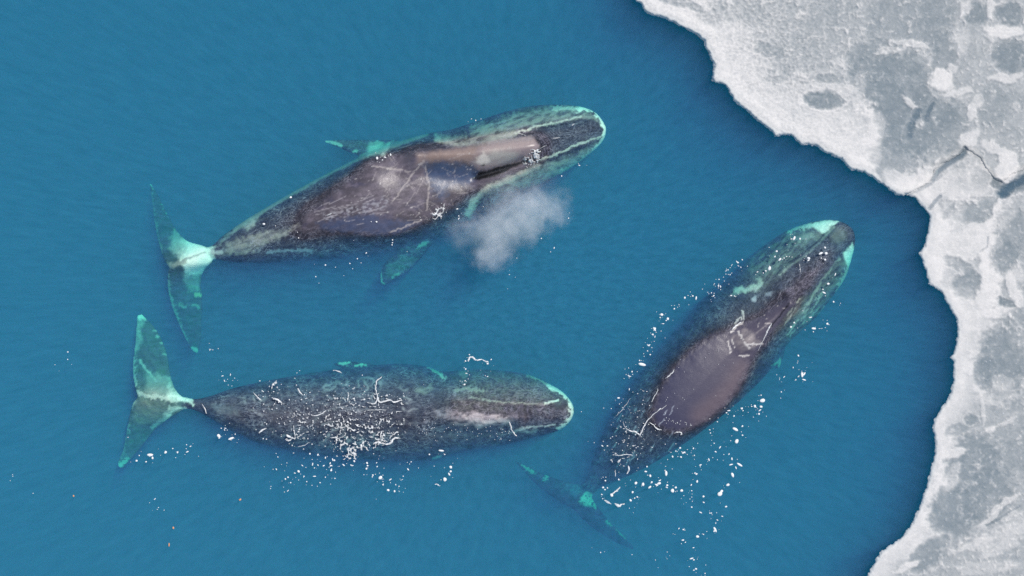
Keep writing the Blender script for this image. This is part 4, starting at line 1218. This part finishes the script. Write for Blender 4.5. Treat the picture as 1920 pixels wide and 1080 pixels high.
for key, lst in ((1, F1), (2, F2), (3, F3_RIGHT), (4, F3_LEFT)):
    for x, y, sz in sorted(set(lst)):
        if sz <= 2:
            tiny.append((x, y, sz))
            continue
        lm = min(LANDMARKS, key=lambda m: (m[0] - x) ** 2 + (m[1] - y) ** 2 + (0 if m[3] == key else 1e6))
        buckets.setdefault(lm, []).append((x, y, sz))
for lm, items in buckets.items():
    items.sort()
    for i, (x, y, sz) in enumerate(items):
        if len(items) == 1:
            lb = 'white foam fleck, alone ' + lm[2]
        elif i == len(items) - 1:
            lb = 'white foam fleck, rightmost ' + lm[2]
        else:
            lb = 'foam fleck, ' + ORD[min(i, 11)] + ' ' + lm[2]
        fleck(x, y, sz * (.74 if sz < 6 else .82), lb, GR[lm[3]])


def spray(label, spots):
    bm = bmesh.new()
    for x, y, sz in spots:
        r = sz / PPM * .45
        m = bmesh.ops.create_icosphere(bm, subdivisions=1, radius=r)
        e = rnd.uniform(.7, 1.5)
        p = Vector(P(x, y, ground_z(x, y) + .03))
        for v in m['verts']:
            v.co = Vector((v.co.x * e, v.co.y / e, v.co.z * .6)) + p
    me = bpy.data.meshes.new('spray')
    bm.to_mesh(me)
    bm.free()
    me.materials.append(M_FOAM)
    o = bpy.data.objects.new('spray', me)
    SC.collection.objects.link(o)
    tag(o, label, 'spray', kind='stuff')


def near(lst, n, sp):
    out = []
    for _ in range(n):
        x, y, _s = rnd.choice(lst)
        out.append((x + rnd.gauss(0, sp), y + rnd.gauss(0, sp), rnd.choice((1.0, 1.3, 1.6, 2.0))))
    return out


spray('fine white specks of spray scattered over the water around the whales', tiny + near(F3_RIGHT, 190, 9) + near(F3_LEFT, 130, 7) + near(F2, 150, 9) + near(F1, 26, 14))
spray('fine white dots over the back of the lower left whale', [(rnd.gauss(640, 75), rnd.gauss(785, 34), rnd.choice((1.0, 1.3, 1.8, 2.4))) for _ in range(190)]
      + [(rnd.uniform(480, 600), rnd.gauss(775, 28), rnd.choice((1.2, 2.0, 2.8))) for _ in range(60)] + [(rnd.uniform(780, 960), 815 - (x_ := rnd.uniform(0, 1)) * 8 + rnd.gauss(0, 9), 1.5) for _ in range(60)])
spray('fine white dots on the rear back and bare oval of the whale by the ice', [(rnd.gauss(1190, 28), rnd.gauss(810, 38), rnd.choice((1.2, 1.6, 2.2))) for _ in range(90)]
      + [(rnd.uniform(1235, 1390), rnd.uniform(650, 800), 1.3) for _ in range(22)] + [(1246 + i * 3 + rnd.gauss(0, 2), 777 + (i * 9) ** .5 * 1.6 + rnd.gauss(0, 3), 1.6) for i in range(18)])
for (x, y), lb in (((138, 930), 'tiny rust coloured fleck on open water near the left side, highest of the rusty flecks'), ((325, 990), 'tiny rust coloured fleck on open water below the lower left tail'),
                   ((317, 1022), 'tiny rust coloured fleck on open water, lowest of the rusty flecks'), ((450, 937), 'tiny rust coloured fleck on open water, rightmost of the rusty flecks')):
    o = fleck(x, y, 3.5, lb, 'rusty flecks on open water')
    o.data = o.data.copy()
    o.data.materials.clear()
    o.data.materials.append(M_RUST)


def strand(pts, w, label, lift=0.03):
    """a lumpy string of foam lying on the surface below it"""
    pp = smooth_poly(pts, 6)
    # resample and wobble
    rs = np.random.RandomState(len(pts) * 7 + int(pts[0][0]))
    bm = bmesh.new()
    prev = None
    nr = 8
    n = len(pp)
    wk = .9
    cen = [Vector(P(x + rs.normal(0, .35), y + rs.normal(0, .35), ground_z(x, y) + lift)) for x, y in pp]
    for i in range(n):
        d = (cen[min(i + 1, n - 1)] - cen[max(i - 1, 0)])
        d.z = 0
        d.normalize()
        sd_ = Vector((-d.y, d.x, 0))
        wk = min(1.5, max(.35, wk + rs.normal(0, .22)))
        r = w / PPM * .34 * wk * min(1, .35 + .65 * min(i, n - 1 - i) / 3)
        ring = [bm.verts.new(cen[i] + sd_ * math.cos(2 * math.pi * k / nr) * r + Vector((0, 0, 1)) * math.sin(2 * math.pi * k / nr) * r * .6) for k in range(nr)]
        if prev:
            for k in range(nr):
                bm.faces.new((prev[k], prev[(k + 1) % nr], ring[(k + 1) % nr], ring[k]))
        else:
            bm.faces.new(ring[::-1])
        prev = ring
    bm.faces.new(prev)
    bmesh.ops.recalc_face_normals(bm, faces=bm.faces)
    for f in bm.faces:
        f.smooth = True
    me = bpy.data.meshes.new('foam_strand')
    bm.to_mesh(me)
    bm.free()
    me.materials.append(M_LACE)
    o = bpy.data.objects.new('foam_strand', me)
    SC.collection.objects.link(o)
    tag(o, label, 'foam')


STRANDS = [
    ([(878, 678), (880, 671), (886, 670), (892, 675), (903, 674), (909, 677), (916, 679)], 3.2, 'wavy white strand of water above the back of the lower left whale'),
    ([(688, 754), (703, 757), (708, 746), (713, 754), (731, 750), (739, 754), (753, 750)], 4.5, 'thick jagged white strand across the middle of the lower left whale'),
    ([(709, 748), (705, 730), (706, 716), (716, 706)], 2.2, 'thin white strand rising towards the upper flank of the lower left whale'),
    ([(687, 769), (705, 768.5), (724, 769)], 2.0, 'short straight white line on the middle of the lower left whale'),
    ([(699, 833), (709, 829), (726, 833), (734, 829), (739, 822), (751, 821)], 4.0, 'curved white strand near the lower flank of the lower left whale'),
    ([(716, 828), (714, 818), (715, 808)], 2.5, 'short upright white strand above the curved strand on the lower left whale'),
    ([(955, 791), (959, 804), (963, 812), (969, 818)], 2.6, 'hooked white strand behind the mouth of the lower left whale'),
    ([(475, 736), (484, 745), (490, 751)], 2.6, 'slanting white strand on the rear back of the lower left whale'),
    ([(550, 798), (552, 812), (553, 822), (545, 820), (537, 815)], 4.5, 'thick white check-shaped splash on the rear of the lower left whale'),
    ([(556, 821), (564, 816), (571, 811)], 3.0, 'small white dash right of the check-shaped splash on the lower left whale'),
    ([(379, 757), (384, 766), (387, 776)], 1.8, 'thin white line across the tail stock of the lower left whale'),
    ([(558, 838), (570, 835), (582, 828)], 1.6, 'thin dotted white line on the lower rear flank of the lower left whale'),
    ([(624, 694), (631, 695), (640, 699)], 2.6, 'white strand on the upper edge of the lower left whale'),
    ([(558, 728), (562, 735), (568, 741)], 4.0, 'broad white splash on the upper rear of the lower left whale'),
    ([(509, 745), (520, 750), (530, 757)], 3.6, 'white splash left of the broad one on the lower left whale'),
    ([(586, 780), (600, 777), (612, 769)], 3.4, 'white streak running up the back of the lower left whale'),
    ([(486, 812), (492, 806), (500, 803)], 4.0, 'white fleck pair on the lower rear of the lower left whale'),
    ([(1264, 693), (1259, 701), (1247, 710)], 2.2, 'uppermost short white strand on the rear edge of the bare oval back'),
    ([(1234, 729), (1231, 737), (1221, 754)], 2.4, 'middle short white strand on the rear edge of the bare oval back'),
    ([(1250, 759), (1241, 767), (1237, 767), (1217, 785), (1207, 800), (1200, 819)], 2.6, 'long curved white strand running from the bare oval back to the tail end'),
    ([(1169, 790), (1171, 800), (1180, 807), (1192, 810), (1200, 816)], 3.0, 'crooked white strand on the rear left of the whale by the ice'),
    ([(1217, 792), (1225, 797), (1232, 804), (1241, 806)], 2.4, 'dotted white strand below the bare oval back'),
    ([(1264, 812), (1271, 810), (1278, 812), (1276, 816)], 3.2, 'white clot at the lower tip of the bare oval back'),
    ([(1182, 747), (1169, 765), (1150, 786)], 1.3, 'thin pale line along the left flank of the whale by the ice'),
    ([(1153, 853), (1163, 854), (1176, 852), (1186, 854)], 4.0, 'lumpy white strand across the tail end of the whale by the ice'),
    ([(1178, 873), (1179, 881), (1175, 889)], 3.2, 'wavy white strand on the right of the tail stock by the ice'),
    ([(1154, 881), (1154, 893)], 4.0, 'short upright white strand on the tail stock by the ice'),
    ([(1158, 868), (1161, 864), (1164, 861)], 4.0, 'small white blob on the tail stock by the ice'),
    ([(1499, 495), (1500, 502), (1501, 510)], 3.0, 'short white dash on the upper jaw of the whale by the ice'),
    ([(1133, 938), (1140, 942), (1147, 945)], 4.5, 'left part of the white foam arc beyond the sunken tail'),
    ([(1152, 944), (1160, 948), (1166, 946), (1172, 944)], 6.0, 'right thick part of the white foam arc beyond the sunken tail'),
    ([(1144, 930), (1153, 922), (1163, 914)], 3.0, 'slanting white foam strand inside the foam arc beyond the sunken tail'),
    ([(1447, 607), (1440, 618), (1435, 630), (1428, 644), (1421, 658)], 3.0, 'white foam line along the right edge of the ridge behind the blowholes'),
    ([(1390, 604), (1380, 611), (1372, 619)], 3.0, 'white foam patch at the upper left corner of the bare oval back'),
    ([(971, 250), (980, 252), (990, 256)], 4.0, 'white foam ridge at the front of the blowhole mound on the uppermost whale'),
    ([(613, 404), (622, 400)], 2.0, 'small white dash on the rear bare back of the uppermost whale'),
    ([(1036, 259), (1050, 258)], 1.8, 'white dash on the upper jaw of the uppermost whale'),
    ([(1012, 279), (1025, 272)], 1.8, 'white dash just ahead of the blowhole mound of the uppermost whale'),
    ([(1072, 235), (1077, 232)], 2.0, 'small white dash near the snout of the uppermost whale'),
    ([(927, 271), (934, 265)], 2.2, 'white curl on the top of the blowhole mound of the uppermost whale'),
]
for pts, w, lb in STRANDS:
    strand(pts, w, lb)


def froth(label, regions, step=0.95, seed=1, scale=8.0):
    """lumpy lace of froth draped over whatever is below: (polygon, threshold)"""
    co, faces, idx = [], [], {}
    for poly, th in regions:
        pp = np.array(poly, float)
        x0, y0 = pp.min(0) - 4
        x1, y1 = pp.max(0) + 4
        xs, ys = np.arange(x0, x1, step), np.arange(y0, y1, step)
        X, Y = np.meshgrid(xs, ys)
        q = np.stack([X.ravel(), Y.ravel()], 1)
        s = sdf(q, poly)
        wx = q[:, 0] + 6 * gn(q[:, 0] / 13, q[:, 1] / 13, seed)
        wy = q[:, 1] + 6 * gn(q[:, 0] / 13, q[:, 1] / 13, seed + 3)
        f = .85 * ridged(wx / (scale * 1.9), wy / (scale * 1.7), seed + 9, 2) ** 1.5 + .55 * fbm(q[:, 0] / (scale * .7), q[:, 1] / (scale * .7), seed + 19, 3) + .35 * fbm(q[:, 0] / 34, q[:, 1] / 34, seed + 29, 2)
        v = f - th + np.minimum(0, s) * .05 - .1 * (1 - sst(0, 10, s))
        V = v.reshape(X.shape)
        ny, nx = V.shape
        cell = (V[:-1, :-1] > 0) & (V[1:, :-1] > 0) & (V[:-1, 1:] > 0) & (V[1:, 1:] > 0)
        js, is_ = np.nonzero(cell)
        loc = {}
        for j, i in zip(js, is_):
            quad = []
            for dj, di in ((0, 0), (1, 0), (1, 1), (0, 1)):
                k = (j + dj, i + di)
                if k not in loc:
                    px, py = X[k], Y[k]
                    nb = V[max(k[0] - 1, 0):k[0] + 2, max(k[1] - 1, 0):k[1] + 2].min()
                    h = .008 + (min(.04, max(nb, 0) * .18))
                    loc[k] = len(co)
                    co.append(P(px, py, ground_z(px, py) + h))
                quad.append(loc[k])
            faces.append(quad)
    o = mesh_np('froth', co, faces, M_LACE)
    m = o.modifiers.new('thickness', 'SOLIDIFY')
    m.thickness = .012
    m.offset = -1
    tag(o, label, 'froth', kind='stuff')
    return o


froth('white lacy froth splashed over the back of the lower left whale',
      [([(610, 735), (650, 720), (700, 735), (760, 745), (755, 790), (740, 830), (700, 840), (660, 862), (625, 850), (605, 800)], .56),
       ([(490, 712), (530, 705), (525, 735), (500, 738)], .62), ([(520, 770), (620, 770), (620, 835), (530, 835)], .66), ([(460, 745), (520, 740), (540, 765), (480, 800)], .74),
       ([(640, 790), (680, 800), (670, 862), (630, 858)], .42)], seed=5, scale=7)
froth('white froth flecked over the rear back of the whale by the ice',
      [([(1140, 800), (1200, 730), (1225, 735), (1215, 790), (1205, 830), (1180, 870), (1150, 900), (1135, 860)], .72), ([(1155, 795), (1205, 800), (1205, 822), (1160, 815)], .60), ([(1150, 845), (1192, 845), (1190, 862), (1150, 862)], .50)], seed=25, scale=5)
froth('white foam clots on the uppermost whale',
      [([(984, 300), (1000, 285), (1011, 284), (1010, 300), (1000, 312), (988, 312)], .18), ([(812, 402), (822, 388), (833, 384), (834, 398), (822, 412), (808, 415)], .30), ([(745, 400), (812, 402), (808, 412), (760, 412)], .66),
       ([(762, 270), (790, 275), (795, 292), (765, 290)], .60), ([(700, 292), (740, 285), (735, 305), (705, 305)], .70)], seed=45, scale=5)


# ------------------------------------------------------------------ breath mist
def mist():
    s = Nodes('breath_mist')
    tc = s.n('ShaderNodeTexCoord')
    mp = s.n('ShaderNodeMapping')
    s.l(tc.outputs['Object'], mp.inputs['Vector'])
    n1 = s.n('ShaderNodeTexNoise', Scale=1.5, Detail=6.0, Roughness=0.68)
    s.l(tc.outputs['Object'], n1.inputs['Vector'])
    # wobble the coordinates so that the outline is lobed
    sub = s.n('ShaderNodeVectorMath', operation='SUBTRACT')
    s.l(n1.outputs['Color'], sub.inputs[0])
    sub.inputs[1].default_value = (.5, .5, .5)
    sc = s.n('ShaderNodeVectorMath', operation='SCALE')
    sc.inputs['Scale'].default_value = 1.9
    s.l(sub.outputs[0], sc.inputs[0])
    ad = s.n('ShaderNodeVectorMath', operation='ADD')
    s.l(tc.outputs['Object'], ad.inputs[0])
    s.l(sc.outputs[0], ad.inputs[1])
    tot = None
    for cx, cy, cz, r, wt in MIST_LOBES:
        d = s.n('ShaderNodeVectorMath', operation='DISTANCE')
        s.l(ad.outputs[0], d.inputs[0])
        d.inputs[1].default_value = (cx, cy, cz)
        mr = s.n('ShaderNodeMapRange', interpolation_type='SMOOTHSTEP')
        mr.inputs['From Min'].default_value = r
        mr.inputs['From Max'].default_value = 0
        mr.inputs['To Min'].default_value = 0
        mr.inputs['To Max'].default_value = wt
        s.l(d.outputs['Value'], mr.inputs['Value'])
        tot = mr.outputs[0] if tot is None else s.math('ADD', tot, mr.outputs[0])
    n3 = s.n('ShaderNodeTexNoise', Scale=1.1, Detail=5.0, Roughness=0.7, Distortion=1.2)
    s.l(tc.outputs['Object'], n3.inputs['Vector'])
    wisp = s.math('MAXIMUM', s.math('SUBTRACT', s.math('MULTIPLY', n3.outputs['Fac'], 3.2), 0.9), 0.05)
    dens = s.math('MULTIPLY', s.math('MULTIPLY', tot, wisp), 1.15)
    pv = s.n('ShaderNodeVolumePrincipled')
    pv.inputs['Color'].default_value = (.995, .995, .99, 1)
    pv.inputs['Anisotropy'].default_value = -0.1
    s.l(dens, pv.inputs['Density'])
    s.l(pv.outputs[0], s.out.inputs['Volume'])
    o_c = P(955, 425, 1.0)
    bm = bmesh.new()
    bmesh.ops.create_icosphere(bm, subdivisions=3, radius=1.0)
    for v in bm.verts:
        x, y = v.co.x * 3.2, v.co.y * 1.9
        a = math.radians(32)
        v.co = Vector((x * math.cos(a) - y * math.sin(a), x * math.sin(a) + y * math.cos(a), v.co.z * .85))
    me = bpy.data.meshes.new('breath_mist')
    bm.to_mesh(me)
    bm.free()
    me.materials.append(s.m)
    o = bpy.data.objects.new('breath_mist', me)
    o.location = o_c
    SC.collection.objects.link(o)
    tag(o, 'pale cloud of breath mist drifting beside the head of the uppermost whale', 'mist', kind='stuff')


# lobes in metres relative to the cloud's centre
MIST_LOBES = [((px - 955) / PPM, (425 - py) / PPM, 0.0, r / PPM, w) for px, py, r, w in
              [(985, 398, 62, 1.0), (940, 430, 64, 1.0), (1030, 388, 46, .8), (922, 470, 42, .9), (885, 440, 56, .45), (955, 375, 60, .35), (905, 485, 32, .5), (1000, 425, 42, .7), (1010, 350, 50, .18), (1050, 395, 30, .4)]]
mist()
